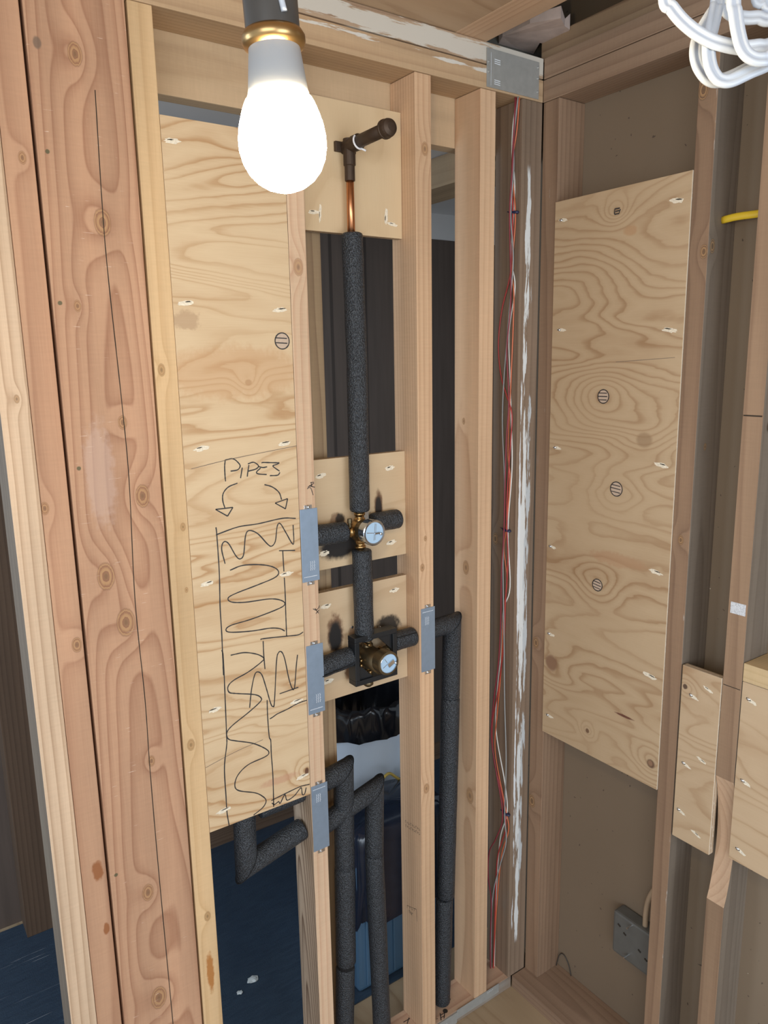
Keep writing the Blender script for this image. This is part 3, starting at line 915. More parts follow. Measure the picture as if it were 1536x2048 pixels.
strokes('scribble_drawing', t, [
    [(305, 0), (318, 60), (330, 300), (350, 800), (352, 910), (330, 1130), (345, 1400), (355, 1560), (375, 1682)],
    [(390, 50), (520, 25), (640, 40), (705, 75), (690, 110), (560, 210), (420, 290), (365, 350), (375, 405), (440, 417), (620, 428), (682, 460), (670, 500), (560, 600), (400, 730), (352, 800), (370, 855), (440, 872), (600, 895), (720, 945), (757, 985), (720, 1025), (560, 1100), (460, 1200), (430, 1300), (470, 1350), (620, 1370), (690, 1400), (730, 1445), (700, 1510), (610, 1585)],
    [(572, 555), (590, 380), (620, 240), (650, 210), (690, 240), (730, 360), (775, 515), (795, 540), (810, 500), (830, 110), (850, 25), (880, 20), (910, 90), (950, 280), (985, 375), (1005, 345), (1020, 150), (1032, 45)],
    [(740, 480), (745, 640), (760, 830), (775, 870), (780, 1000), (795, 1200), (803, 1505)], [(765, 662), (800, 640), (840, 612), (930, 570), (1000, 530), (1060, 502), (1120, 482)],
    [(860, 420), (1040, 357)],
    [(780, 1445), (910, 1380), (1060, 1310), (1146, 1290)], [(785, 1470), (812, 1482), (850, 1455), (866, 1470), (910, 1388), (932, 1442), (1000, 1400), (1040, 1350), (1068, 1322), (1078, 1385), (1100, 1380), (1115, 1320)]], c7, INK, (0, -1, 0))


def plug_mark(parent, px, py, r, wall, d, bars, tilt=0.0, squash=1.0):
    n = Vector((0, -1, 0)) if wall == 'A' else Vector((-1, 0, 0))
    h = Vector((1, 0, 0)) if wall == 'A' else Vector((0, -1, 0))
    z = Vector((0, 0, 1))
    c = onA(px, py, d) if wall == 'A' else onB(px, py, d)
    bm = bmesh.new()
    bm_oval(bm, c, h, z, n, r*0.96, r*0.96*squash, 0.02, 28)
    o = link('knot_patch', bm, m_patch, parent)
    bm = bmesh.new()
    bm_ribbon(bm, [c+n*0.0006+h*r*math.cos(k*math.pi/14)+z*r*squash*math.sin(k*math.pi/14) for k in range(29)], 0.0022, n)
    for q in bars:
        w = r*math.sqrt(max(0, 1-q*q))*0.92
        bm_ribbon(bm, [c+n*0.0006+z*(q*r*squash)-h*w-z*tilt*w, c+n*0.0006+z*(q*r*squash)+h*w*0.8+z*tilt*w], 0.0020, n)
    link('marker_circle', bm, m_ink, o)


plug_mark(t, 564, 682, 0.0155, 'A', 0.0005, (0.35, -0.25), -0.05)

# --- header panel behind the shower arm and the two valve backings
xb0, xb1 = -0.6508, -0.3797
mPt = plywood('shower_arm_plywood', (0.66, 0.50, 0.31), (0.50, 0.335, 0.18), 'zyx', lines=6, su=1.2, sv=2.5, off=5.5, contrast=0.35)
t = panel('plywood_backing', 'A', xb0, xb1, 2.070, 2.327, 0.050, 0.018, mPt, 'plywood backing behind the shower arm and copper pipe at the top', 'plywood backings between the pipe studs')
pocket(t, onA(628, 424, 0.05), 'A', 0.05, 0.014, 0.004); pocket(t, onA(640, 425, 0.05), 'A', 1.5, 0.018, 0.003)
pocket(t, onA(772, 432, 0.05), 'A', 1.5, 0.017, 0.0042); pocket(t, onA(785, 449, 0.05), 'A', -0.1, 0.014, 0.0035)
SOOT = (0.012, 0.009, 0.008)
BROWN = (0.16, 0.075, 0.035)
ob = ((xb0+xb1)/2, 0.050, 1.353)
mPb1 = plywood('upper_backing_plywood', (0.62, 0.47, 0.30), (0.46, 0.30, 0.165), 'xyz', lines=7, off=7.7, contrast=0.5,
               spots=[(*uv('A', 680, 1092, ob, .05), 0.062, 0.033, SOOT, 1.0, 0.35), (*uv('A', 757, 1012, ob, .05), 0.013, 0.042, BROWN, 0.9, 0.7), (*uv('A', 757, 1016, ob, .05), 0.010, 0.034, SOOT, 0.95, 0.4),
                      (*uv('A', 672, 1040, ob, .05), 0.020, 0.018, BROWN, 0.7, 1.0), (*uv('A', 680, 1040, ob, .05), 0.014, 0.016, SOOT, 0.9, 0.7)])
t = panel('plywood_backing', 'A', xb0, xb1, 1.353, 1.600, 0.050, 0.018, mPb1, 'scorched plywood backing behind the upper valve', 'plywood backings between the pipe studs')
for px, py, a in ((641, 952, .2), (780, 936, .12), (648, 1107, .15), (783, 1085, .1)): pocket(t, onA(px, py, .05), 'A', a, 0.013, 0.0055)
ob2 = ((xb0+xb1)/2, 0.050, 1.040)
mPb2 = plywood('lower_backing_plywood', (0.60, 0.45, 0.29), (0.44, 0.29, 0.165), 'xyz', lines=7, off=12.1, contrast=0.5,
               spots=[(*uv('A', 671, 1268, ob2, .05), 0.024, 0.052, BROWN, 0.85, 0.8), (*uv('A', 671, 1274, ob2, .05), 0.020, 0.042, SOOT, 1.0, 0.35),
                      (*uv('A', 775, 1252, ob2, .05), 0.040, 0.030, SOOT, 0.95, 0.7), (*uv('A', 702, 1340, ob2, .05), 0.018, 0.03, BROWN, 0.9, 0.8), (*uv('A', 704, 1270, ob2, .05), 0.012, 0.02, BROWN, 0.7, 0.8)])
t = panel('plywood_backing', 'A', xb0, xb1, 1.040, 1.301, 0.050, 0.018, mPb2, 'scorched plywood backing behind the lower valve', 'plywood backings between the pipe studs')
for px, py, a in ((789, 1180, .1), (651, 1213, .05), (657, 1362, .1)): pocket(t, onA(px, py, .05), 'A', a, 0.014, 0.0055)
for px, py in ((704, 1254), (759, 1254)):
    bm = bm_lathe(bmesh.new(), [(0, 0.003), (0.003, 0.002), (0.004, 0)], onA(px, py, .05), (0, -1, 0), 12)
    link('screw_head', bm, m_steel, t)

# --- the tall panel on the right wall
o2 = (-0.0025, (-0.408-0.049)/2, 0.817)
uB = lambda px, py: uv('B', px, py, o2)
mPly2 = plywood('tall_right_plywood', (0.53, 0.39, 0.245), (0.36, 0.22, 0.115), 'yxz', lines=22, su=1.1, sv=4.2, contrast=0.85, off=21.4,
                knots=[(*uB(1206, 793), 0.017), (*uB(1233, 978), 0.016), (*uB(1195, 1170), 0.016), (*uB(1105, 1325), 0.022), (*uB(1303, 1527), 0.012), (*uB(1176, 1461), 0.006), (*uB(1290, 880), 0.02), (*uB(1234, 422), 0.008)],
                spots=[(*uB(1104, 1325), 0.022, 0.024, (0.24, 0.125, 0.075), 0.75, 0.3), (*uB(1303, 1527), 0.011, 0.012, (0.10, 0.05, 0.03), 0.85, 0.3), (*uB(1302, 1526), 0.007, 0.008, (0.30, 0.17, 0.10), 0.9, 0.3),
                       (*uB(1176, 1461), 0.006, 0.007, (0.14, 0.07, 0.04), 0.8, 0.3), (*uB(1250, 1432), 0.028, 0.0035, (0.12, 0.03, 0.02), 0.9, 0.5),
                       (*uB(1262, 461), 0.02, 0.012, (0.46, 0.26, 0.13), 0.6, 0.5), (*uB(1235, 1120), 0.09, 0.018, (0.44, 0.24, 0.13), 0.45, 1.0)])
t = panel('plywood_board', 'B', -0.408, -0.049, 0.817, 2.166, -0.0025, 0.016, mPly2, 'tall bare plywood panel with three hatched circles on the right wall', 'plywood panels screwed between studs')
for px, py in ((1127, 440), (1123, 660), (1114, 896), (1105, 1094), (1102, 1269), (1099, 1432)): pocket(t, onB(px, py, -.0025), 'B', -0.08, 0.013, 0.0040, -1)
for px, py in ((1354, 401), (1339, 660), (1322, 930), (1311, 1144), (1300, 1352)): pocket(t, onB(px, py, -.0025), 'B', -0.15, 0.018, 0.0050, 0, True, .6)
plug_mark(t, 1207, 793, 0.0155, 'B', -0.0025, (0.5, 0.0, -0.5))
plug_mark(t, 1233, 978, 0.0165, 'B', -0.0025, (0.5, 0.05, -0.45), -0.08)
plug_mark(t, 1195, 1170, 0.0145, 'B', -0.0025, (0.5, 0.0, -0.5), -0.12)
strokes('marker_note', t, [[(1229, 428), (1230, 418), (1240, 416)], [(1231, 423), (1239, 421)], [(1229, 429), (1238, 427), (1241, 418)]], lambda x, y: onB(x, y, -.0025), 0.0028, (-1, 0, 0), None, 4, False)
strokes('pencil_line', t, [[(1232, 724), (1350, 715)]], lambda x, y: onB(x, y, -.0025), 0.001, (-1, 0, 0), m_pencil)

# --- small panels further right
o3 = (-0.0025, -0.4985, 0.727)
uB3 = lambda px, py: uv('B', px, py, o3)
mPly3 = plywood('small_right_plywood', (0.55, 0.405, 0.26), (0.38, 0.235, 0.125), 'yxz', lines=17, su=1.6, sv=4.0, off=30.2,
                knots=[(*uB3(1371, 1372), 0.006)], spots=[(*uB3(1370, 1372), 0.006, 0.007, (0.08, 0.045, 0.03), 0.9, 0.5)])
t = panel('plywood_board', 'B', -0.546, -0.4545, 0.727, 1.142, -0.0025, 0.016, mPly3, 'small narrow plywood panel between the two studs at the right', 'plywood panels screwed between studs')
for px, py, s in ((1387, 1394, -1), (1372, 1530, -1), (1362, 1623, -1), (1416, 1379, 0), (1403, 1521, 0), (1391, 1667, 0)): pocket(t, onB(px, py, -.0025), 'B', -0.35, 0.012, 0.0035, s)
mPly4 = plywood('edge_right_plywood', (0.57, 0.42, 0.27), (0.40, 0.25, 0.135), 'yxz', lines=17, su=1.2, sv=4.0, off=41.0)
t = panel('plywood_board', 'B', -0.95, -0.5895, 0.745, 1.150, 0.0005, 0.016, mPly4, 'plywood panel cut off by the right edge, under the shelf board', 'plywood panels screwed between studs')
for px, py in ((1500, 1401), (1488, 1564), (1478, 1701)): pocket(t, onB(px+3, py+2, .0005), 'B', -0.35, 0.013, 0.0038, -1)
mSh = lumber('yellow_shelf_fir', (0.58, 0.43, 0.245), (0.44, 0.30, 0.15), 'zxy', a0=0.1, b0=0.1, pitch=0.008, warp=0.004, contrast=0.4)
o = box('shelf_board', 0.0, 0.089, -0.95, -0.589, 1.151, 1.190, mSh)
tag(o, 'short yellowish board lying flat on the plywood at the right edge', 'board')


# ------------------------------------------------------------------ steel nail plates
def nail_plate(px_label, x, z0, z1, w, y, text_top, group='nail guard plates'):
    t = thing('nail_plate', (x, y, z0), px_label, 'steel plate', group)
    x0, xx = x-w/2, x+w/2
    bm = bm_box(bmesh.new(), x0, xx, y-0.0016, y-0.0002, z0, z1, 0.0004)
    link('plate', bm, m_galv, t)
    for zz, sg in ((z1, 1), (z0, -1)):
        bm = bmesh.new()
        cx_ = x-0.001
        bm_box(bm, cx_-0.009, cx_+0.009, y-0.0014, y-0.0002, min(zz, zz+sg*0.008), max(zz, zz+sg*0.008), 0.0003)
        bm_lathe(bm, [(0, 0.0035), (0.0022, 0.003), (0.0045, 0.0), ], (cx_, y-0.0014, zz+sg*0.004), (0, -1, 0), 14)
        link('prong_tab', bm, m_steel, t)
    bm = bmesh.new()
    zt = z1-0.010 if text_top else z0+0.010
    for i in range(14):      # stamped print, too small to read
        bm_ribbon(bm, [(x0+0.004+i*0.0023, y-0.0017, zt), (x0+0.0055+i*0.0023, y-0.0017, zt+0.0016)], 0.0012, (0, -1, 0))
    sg = -1 if text_top else 1
    for c in range(3):
        for k in range(7):
            z = zt+sg*(0.014+k*0.0030)
            xx_ = x+0.004*(-1 if text_top else 1)+(c-1)*0.0045
            bm_ribbon(bm, [(xx_, y-0.0017, z), (xx_+0.0016*(k % 2), y-0.0017, z+0.0019)], 0.0013, (0, -1, 0))
    link('stamped_print', bm, m_white_print, t)
    return t


nail_plate('grey nail plate on the stud beside the upper valve', -0.6692, 1.350, 1.507, 0.0415, 0.0, False)
nail_plate('grey nail plate on the stud beside the lower valve, left side', -0.6672, 1.048, 1.207, 0.0415, 0.0, False)
nail_plate('lowest grey nail plate, at the bottom right corner of the scribbled plywood', -0.6685, 0.712, 0.875, 0.0415, 0.0, True)
nail_plate('grey nail plate right of the lower valve, by the foam elbow', -0.3545, 1.066, 1.226, 0.0415, 0.0, True)

t = thing('strap_plate', (-0.10, 0.0, 2.43), 'wide grey steel strap plate tying the top plates at the corner', 'steel plate')
bm = bm_box(bmesh.new(), -0.180, -0.017, -0.0022, -0.0004, 2.399, 2.478, 0.0005)
link('plate', bm, m_galv_dull, t)
bm = bmesh.new()
for zc in (2.458, 2.416):
    for k in range(3):
        bm_ribbon(bm, [(-0.158, -0.0022, zc-0.004*k), (-0.140, -0.0022, zc-0.004*k-0.0005)], 0.0016, (0, -1, 0))
bm_ribbon(bm, [(-0.168, -0.0022, 2.403), (-0.168, -0.0022, 2.470)], 0.0008, (0, -1, 0))
link('stamped_print', bm, m_white_print, t)
for k, (xx, zz) in enumerate(((-0.021, 2.414), (-0.021, 2.443), (-0.021, 2.466), (-0.175, 2.43), (-0.175, 2.45))):
    bm = bm_lathe(bmesh.new(), [(0, 0.003), (0.002, 0.0025), (0.0035, 0.0)], (xx, -0.0022, zz), (0, -1, 0), 12)
    link('nail_head', bm, m_galv_dull, t)
pL, pR = onA(934, 2006), onA(1020, 1958)
t = thing('shoe_plate', (-0.2, 0, 0.02), 'long grey steel plate nailed to the front of the bottom plate near the corner', 'steel plate')
bm = bm_box(bmesh.new(), -0.262, -0.105, -0.0022, -0.0004, 0.012, 0.0405, 0.0005)
bm_box(bm, -0.34, -0.262, -0.0020, -0.0004, 0.000, 0.034, 0.0005)
link('plate', bm, m_galv_dull, t)
bm = bmesh.new()
for k in range(4): bm_ribbon(bm, [(-0.15+k*0.006, -0.0022, 0.034), (-0.146+k*0.006, -0.0022, 0.0335)], 0.0012, (0, -1, 0))
for k in range(4): bm_ribbon(bm, [(-0.32+k*0.006, -0.0022, 0.026-k*0.002), (-0.316+k*0.006, -0.0022, 0.026-k*0.002)], 0.0012, (0, -1, 0))
link('stamped_print', bm, m_white_print, t)


# ------------------------------------------------------------------ plumbing
def sleeve(name, pts, r, parent, rounded=(True, True), mat=None):
    """foam tube: thick wall, softly rounded open ends"""
    pts = [Vector(p) for p in pts]
    d0 = (pts[1]-pts[0]).normalized()
    d1 = (pts[-1]-pts[-2]).normalized()
    path, rad = [], []
    e = 0.005
    if rounded[0]:
        path += [pts[0], pts[0]+d0*e*0.3, pts[0]+d0*e]
        rad += [r*0.80, r*0.93, r]
    else:
        path += [pts[0]]; rad += [r]
    n = 10
    L = (pts[-1]-pts[0]).length
    body = []
    for i in range(len(pts)-1):
        for k in range(n):
            q = pts[i].lerp(pts[i+1], k/n)
            if i == 0 and k == 0: continue
            body.append(q)
    path += body; rad += [r*(1+random.uniform(-0.02, 0.02)) for _ in body]
    if rounded[1]:
        path += [pts[-1]-d1*e, pts[-1]-d1*e*0.3, pts[-1]]
        rad += [r, r*0.93, r*0.80]
    else:
        path += [pts[-1]]; rad += [r]
    bm = bm_tube(bmesh.new(), path, rad, 28)
    return link(name, bm, mat or m_foam, parent, smooth=True)


def mitre(name, a, corner, b, r, parent):
    """one foam elbow cut to a mitre: tube a-corner-b with a true mitred joint"""
    a, c, b = Vector(a), Vector(corner), Vector(b)
    t1, t2 = (c-a).normalized(), (b-c).normalized()
    nrm = (t1-t2).normalized()        # normal of nothing: bisector lies between
    pl = (t1+t2).normalized()
    bm = bmesh.new()
    up = t1.cross(t2).normalized()
    s1 = t1.cross(up).normalized()
    s2 = t2.cross(up).normalized()
    seg = 28
    rings = []

    def ring(p, s, rr): return [p+up*math.sin(2*math.pi*k/seg)*rr+s*math.cos(2*math.pi*k/seg)*rr for k in range(seg)]
    e = 0.005
    la, lb = (c-a).length, (b-c).length
    rr_ = [ring(a, s1, r*0.8), ring(a+t1*e*0.3, s1, r*0.93), ring(a+t1*e, s1, r)]
    n1 = 6
    for k in range(1, n1):
        f = k/n1
        q = ring(a+t1*(e+(la-e)*0.6*f), s1, r)
        rr_.append(q)
    base = ring(c, s1, r)
    m = [p - t1*((p-c).dot(pl)/t1.dot(pl)) for p in base]    # slide along t1 onto the mitre plane
    rr_.append(m)
    for k in range(1, n1):
        f = k/n1
        rr_.append(ring(c+t2*(lb*0.4+(lb*0.6-e)*f), s2, r))
    rr_ += [ring(b-t2*e, s2, r), ring(b-t2*e*0.3, s2, r*0.93), ring(b, s2, r*0.8)]
    vs = [[bm.verts.new(p) for p in q] for q in rr_]
    for i in range(len(vs)-1):
        for k in range(seg):
            bm.faces.new((vs[i][k], vs[i][(k+1) % seg], vs[i+1][(k+1) % seg], vs[i+1][k]))
    bm.faces.new(vs[0][::-1]); bm.faces.new(vs[-1])
    bmesh.ops.recalc_face_normals(bm, faces=bm.faces[:])
    o = link(name, bm, m_foam, parent, smooth=True)
    # the glued seam of the mitre
    sb = bmesh.new()
    bm_tube(sb, m+[m[0]], 0.0011, 6, False)
    link('mitre_seam', sb, m_slit, o)
    return o


XR, YR = -0.527, 0.022
# riser with the shower arm
t = thing('shower_riser', (XR, YR, 1.47), 'copper riser in black foam from the upper valve to the shower arm', 'pipe')
bm = bm_tube(bmesh.new(), [(XR+0.001, YR+0.008, 2.03), (XR+0.001, YR+0.008, 2.215)], 0.0080, 20)
link('copper_pipe', bm, m_copper, t, smooth=True)['label'] = 'bare copper upper length'
sleeve('foam_sleeve', [(XR, YR, 1.480), (XR+0.002, YR, 1.8), (XR, YR+0.004, 2.068)], 0.0225, t)
zs = 2.237
bm = bmesh.new()
bm_tube(bm, [(XR+0.001, YR+0.008, 2.170), (XR+0.001, YR+0.008, 2.198), (XR+0.001, YR+0.008, 2.200), (XR+0.001, YR+0.008, 2.25)], [0.0105, 0.0105, 0.0125, 0.0125], 20)
bm_tube(bm, [(XR+0.001, 0.049, zs), (XR+0.001, 0.012, zs), (XR+0.001, 0.010, zs), (XR+0.001, -0.006, zs)], [0.013, 0.013, 0.0155, 0.0155], 20)
bm_box(bm, XR-0.024, XR+0.026, 0.042, 0.0495, zs-0.010, zs+0.010, 0.002)
link('drop_ear_elbow', bm, m_iron, t)
bm = bm_tube(bmesh.new(), [(XR+0.001, -0.004, zs), (XR+0.001, -0.100, zs+0.001)], 0.0125, 20)
link('nipple', bm, m_iron, t, smooth=True)
bm = bm_lathe(bmesh.new(), [(0.0155, 0.0), (0.0180, 0.002), (0.0180, 0.006), (0.0168, 0.007), (0.0168, 0.016), (0.0150, 0.021), (0.008, 0.0245), (0, 0.025)], (XR+0.001, -0.094, zs+0.001), (0, -1, 0.01), 24)
link('end_cap', bm, m_iron, t)
bm = bm_tube(bmesh.new(), [(XR+0.001+0.0138*math.cos(a), -0.008-0.001*math.sin(a*2), zs+0.0138*math.sin(a)) for a in [math.pi*(0.75+k*0.08) for k in range(12)]]+[(XR+0.013, -0.013, zs-0.017)], 0.0019, 8)
link('thread_tape', bm, m_tape, t)


# upper valve
def face_disc(parent, c, r, ring_mat, n=Vector((0, -1, 0))):
    bm = bm_lathe(bmesh.new(), [(r*1.0, -0.020), (r*1.0, -0.004), (r*1.06, -0.003), (r*1.06, 0.0025), (r*0.98, 0.004), (r*0.86, 0.0035), (r*0.84, 0.0015)], c, n, 40)
    link('trim_ring', bm, ring_mat, parent, smooth=False)
    bm = bm_lathe(bmesh.new(), [(0.0, 0.0022), (r*0.85, 0.0020), (r*0.85, 0.0)], c, n, 40)
    return link('face_disc', bm, m_disc, parent)


VU = Vector((XR-0.001, YR, 1.437))
t = thing('shower_valve', VU, 'upper brass valve with a pale blue round face and chrome ring', 'valve', 'pipe valves')
bm = bmesh.new()
bm_lathe(bm, [(0, -0.026), (0.014, -0.024), (0.022, -0.016), (0.0255, -0.004), (0.0255, 0.006), (0.022, 0.017), (0.024, 0.022), (0.024, 0.040), (0, 0.040)], VU, (0, -1, 0), 32)
for dx, dz in ((0, 1), (0, -1), (-1, 0), (1, 0)):
    d = Vector((dx, 0, dz))
    bm_lathe(bm, [(0.010, 0.015), (0.0125, 0.020), (0.0125, 0.027), (0.0100, 0.029), (0.0100, 0.034), (0.0125, 0.035), (0.0125, 0.040), (0.009, 0.041), (0.009, 0.048)], VU, d, 20)
link('body', bm, m_brass, t, smooth=True)
bm = bm_tube(bmesh.new(), [VU+Vector((-0.030, -0.006, 0.012)), VU+Vector((-0.030, -0.006, 0.020)), VU+Vector((-0.030, -0.006, 0.021)), VU+Vector((-0.030, -0.006, 0.031))], [0.0035, 0.0035, 0.0050, 0.0050], 12)
link('stop_screw', bm, m_brass_dark, t)
bm = bm_box(bmesh.new(), VU.x-0.002, VU.x+0.033, 0.0335, 0.0365, VU.z+0.000, VU.z+0.037, 0.001)
link('mounting_plate', bm, m_steel, t)
dc = Vector((XR-0.006, -0.040, 1.443))
bm = bm_lathe(bmesh.new(), [(0.0225, 0.0), (0.0225, 0.035)], Vector((dc.x, YR-0.02, dc.z)), (0, -1, 0), 32)
link('neck', bm, m_brass_dark, t, smooth=True)
fd = face_disc(t, dc, 0.0270, m_chrome)
q = lambda x, z, dd=0.0023: dc+Vector((x, -dd, z))
bm = bmesh.new()
bm_ribbon(bm, [q(0.003, 0.020), q(-0.001, -0.017)], 0.0009, (0, -1, 0)); bm_ribbon(bm, [q(0.006, 0.0195), q(0.0025, -0.016)], 0.0007, (0, -1, 0))
bm_ribbon(bm, [q(-0.019, 0.002), q(0.002, -0.001)], 0.0012, (0, -1, 0))
link('dial_lines', bm, m_pencil, fd)
bm = bm_box(bmesh.new(), dc.x-0.001, dc.x+0.013, dc.y-0.0060, dc.y-0.0022, dc.z-0.0035, dc.z+0.0005, 0.0008)
bm_lathe(bm, [(0, 0.005), (0.003, 0.004), (0.0035, 0.0)], q(0.016, -0.004), (0, -1, 0), 14)
link('stem', bm, m_chrome, fd)

# middle riser between the valves
t = thing('insulated_pipe', (XR, YR, 1.20), 'short vertical foam-wrapped pipe between the two valves', 'pipe', 'foam insulated pipes')
sleeve('foam_sleeve', [(XR+0.004, YR, 1.178), (XR+0.003, YR, 1.392)], 0.0225, t)
# left and right branches of the upper valve
t = thing('insulated_pipe', (-0.60, YR, 1.44), 'foam-wrapped branch left of the upper valve', 'pipe', 'foam insulated pipes')
sleeve('foam_sleeve', [(-0.6505, YR, 1.441), (-0.566, YR, 1.439)], 0.0232, t)
t = thing('insulated_pipe', (-0.45, YR+0.01, 1.445), 'short capped foam stub right of the upper valve', 'pipe', 'foam insulated pipes')
sleeve('foam_sleeve', [(-0.486, YR+0.012, 1.446), (-0.412, YR+0.012, 1.446)], 0.0225, t)

# lower valve in its black guard
VL = Vector((XR+0.012, YR, 1.136))
t = thing('mixing_valve', VL, 'lower brass valve with a round face inside a square black guard', 'valve', 'pipe valves')
bm = bmesh.new()
bm_lathe(bm, [(0, -0.026), (0.016, -0.024), (0.0255, -0.014), (0.027, 0.0), (0.026, 0.016), (0.024, 0.026), (0.0245, 0.060), (0, 0.060)], VL, (0, -1, 0), 32)
for dx, dz in ((0, 1), (0, -1), (-1, 0), (1, 0)):
    bm_lathe(bm, [(0.010, 0.015), (0.013, 0.022), (0.013, 0.030), (0.010, 0.032), (0.010, 0.048), (0.0125, 0.049), (0.0125, 0.056)], VL, Vector((dx, 0, dz)), 20)
bm_lathe(bm, [(0.0085, 0.05), (0.0085, 0.060), (0.012, 0.061), (0.012, 0.070), (0.006, 0.075), (0, 0.075)], VL, Vector((0, 0, -1)), 20)
link('body', bm, m_brass_dark, t, smooth=True)
gx0, gx1, gz0, gz1 = -0.563, -0.446, 1.079, 1.195
bm = bmesh.new()
for a in ((gx0, gx1, gz0, gz0+0.012), (gx0, gx1, gz1-0.012, gz1), (gx0, gx0+0.012, gz0+0.012, gz1-0.012), (gx1-0.012, gx1, gz0+0.012, gz1-0.012)):
    bm_box(bm, a[0], a[1], 0.0, 0.030, a[2], a[3], 0.0012)
link('guard_frame', bm, m_black, t)
for sx, sz in ((-1, -1), (1, 1)):
    cx_, cz_ = (gx0+gx1)/2, (gz0+gz1)/2
    bm = bmesh.new()
    x_, z_ = cx_+sx*0.047, cz_+sz*0.047
    vs = [(x_, z_), (x_-sx*0.040, z_), (x_, z_-sz*0.040)]
    A = [bm.verts.new((p, 0.006, w)) for p, w in vs]; B = [bm.verts.new((p, 0.012, w)) for p, w in vs]
    bm.faces.new(A); bm.faces.new(B[::-1])
    for i in range(3): bm.faces.new((A[i], B[i], B[(i+1) % 3], A[(i+1) % 3]))
    bmesh.ops.recalc_face_normals(bm, faces=bm.faces[:])
    link('gusset', bm, m_black, t)
for p in ((-0.030, 0.002), (-0.030, -0.010), (-0.006, -0.032), (0.030, 0.014), (-0.008, 0.034)):
    bm = bm_lathe(bmesh.new(), [(0.004, 0.0), (0.0045, 0.012), (0.003, 0.016), (0, 0.017)], VL+Vector((p[0], -0.005, p[1])), (0, -1, 0), 12)
    link('stop_screw', bm, m_brass, t)
dc = Vector((XR+0.011, -0.060, 1.1465))
dc.z = 1.146
bm = bm_lathe(bmesh.new(), [(0.0255, -0.024), (0.0275, -0.022), (0.0275, 0.0), (0.0270, 0.004), (0.0225, 0.0045), (0.0215, 0.002)], dc, (0, -1, 0), 40)
link('trim_ring', bm, m_brass_dark, t)
bm = bm_lathe(bmesh.new(), [(0.0225, 0.0047), (0.0218, 0.0052), (0.0212, 0.003)], dc, (0, -1, 0), 40)
link('chrome_bead', bm, m_chrome, t)
bm = bm_lathe(bmesh.new(), [(0.0, 0.0030), (0.0214, 0.0028), (0.0214, 0.0)], dc, (0, -1, 0), 40)
fd = link('face_disc', bm, m_disc, t)
q = lambda x, z, dd=0.0031: dc+Vector((x, -dd, z))
bm = bmesh.new()
bm_ribbon(bm, [q(-0.010, 0.012), q(-0.003, 0.002)], 0.0009, (0, -1, 0)); bm_ribbon(bm, [q(-0.014, -0.008), q(-0.004, -0.002)], 0.0011, (0, -1, 0))
link('dial_lines', bm, m_pencil, fd)
bm = bmesh.new()
rot = Matrix.Rotation(math.radians(-28), 4, 'Y')
bm_box(bm, -0.009, 0.009, -0.0065, -0.0030, -0.005, 0.005, 0.0008)
bm_lathe(bm, [(0, 0.006), (0.003, 0.005), (0.0035, 0.0)], (0.010, -0.003, -0.007), (0, -1, 0), 14)
bm.transform(Matrix.Translation(dc+Vector((0.006, 0, -0.001))) @ rot)
link('stem', bm, m_chrome, fd)

t = thing('insulated_pipe', (-0.60, YR, 1.14), 'slit foam-wrapped branch left of the lower valve', 'pipe', 'foam insulated pipes')
o = sleeve('foam_sleeve', [(-0.6505, YR, 1.138), (-0.560, YR, 1.147)], 0.0232, t)
bm = bm_tube(bmesh.new(), [(-0.650, YR-0.0222, 1.128), (-0.60, YR-0.0222, 1.134), (-0.565, YR-0.0218, 1.139)], [0.0022, 0.0016, 0.0010], 6)
link('slit', bm, m_slit, o)
t = thing('insulated_pipe', (-0.40, YR, 1.15), 'foam-wrapped branch between the lower valve and the next stud', 'pipe', 'foam insulated pipes')
o = sleeve('foam_sleeve', [(-0.445, YR, 1.153), (-0.3805, YR, 1.154)], 0.0225, t)
bm = bm_tube(bmesh.new(), [(-0.444, YR-0.017, 1.168), (-0.384, YR-0.017, 1.168)], 0.0013, 6)
link('slit', bm, m_slit, o)

# tall foam pipe beyond the right stud
YT = 0.040
t = thing('insulated_pipe', (-0.26, YT, 0.045), 'tall foam-wrapped pipe with an elbow at its top, right of the valve stud', 'pipe', 'foam insulated pipes')
mitre('foam_elbow', (-0.3355, YT, 1.150), (-0.245, YT, 1.152), (-0.250, YT, 0.95), 0.0235, t)
sleeve('foam_sleeve', [(-0.267, YT, 0.375), (-0.250, YT, 0.952)], 0.0240, t)
sleeve('foam_sleeve', [(-0.283, YT, 0.048), (-0.272, YT, 0.372)], 0.0235, t)

# pipes at the foot of the scribbled plywood
YL = 0.042
t = thing('insulated_pipe', (-0.83, YL, 0.71), 'foam-wrapped elbow coming down under the left of the scribbled plywood', 'pipe', 'foam insulated pipes')
mitre('foam_elbow', (-0.833, YL, 0.90), (-0.836, YL, 0.716), (-0.6905, YL, 0.752), 0.0245, t)
t = thing('insulated_pipe', (-0.75, YL+0.02, 0.86), 'foam-wrapped pipe running level behind the lower edge of the scribbled plywood', 'pipe', 'foam insulated pipes')
sleeve('foam_sleeve', [(-0.80, YL, 0.843), (-0.6905, YL, 0.846)], 0.0235, t)
t = thing('insulated_pipe', (-0.59, YL, 0.038), 'foam-wrapped pipe bending down beside the lowest nail plate, with a torn joint', 'pipe', 'foam insulated pipes')
o = mitre('foam_elbow', (-0.6508, YL, 0.846), (-0.578, YL, 0.858), (-0.583, YL, 0.60), 0.0245, t)
sleeve('foam_sleeve', [(-0.588, YL, 0.335), (-0.583, YL, 0.605)], 0.0250, t)
sleeve('foam_sleeve', [(-0.603, YL, 0.040), (-0.590, YL, 0.327)], 0.0240, t)
bm = bm_tube(bmesh.new(), [(-0.5895, YL, 0.31), (-0.5880, YL, 0.345)], 0.0215, 20)
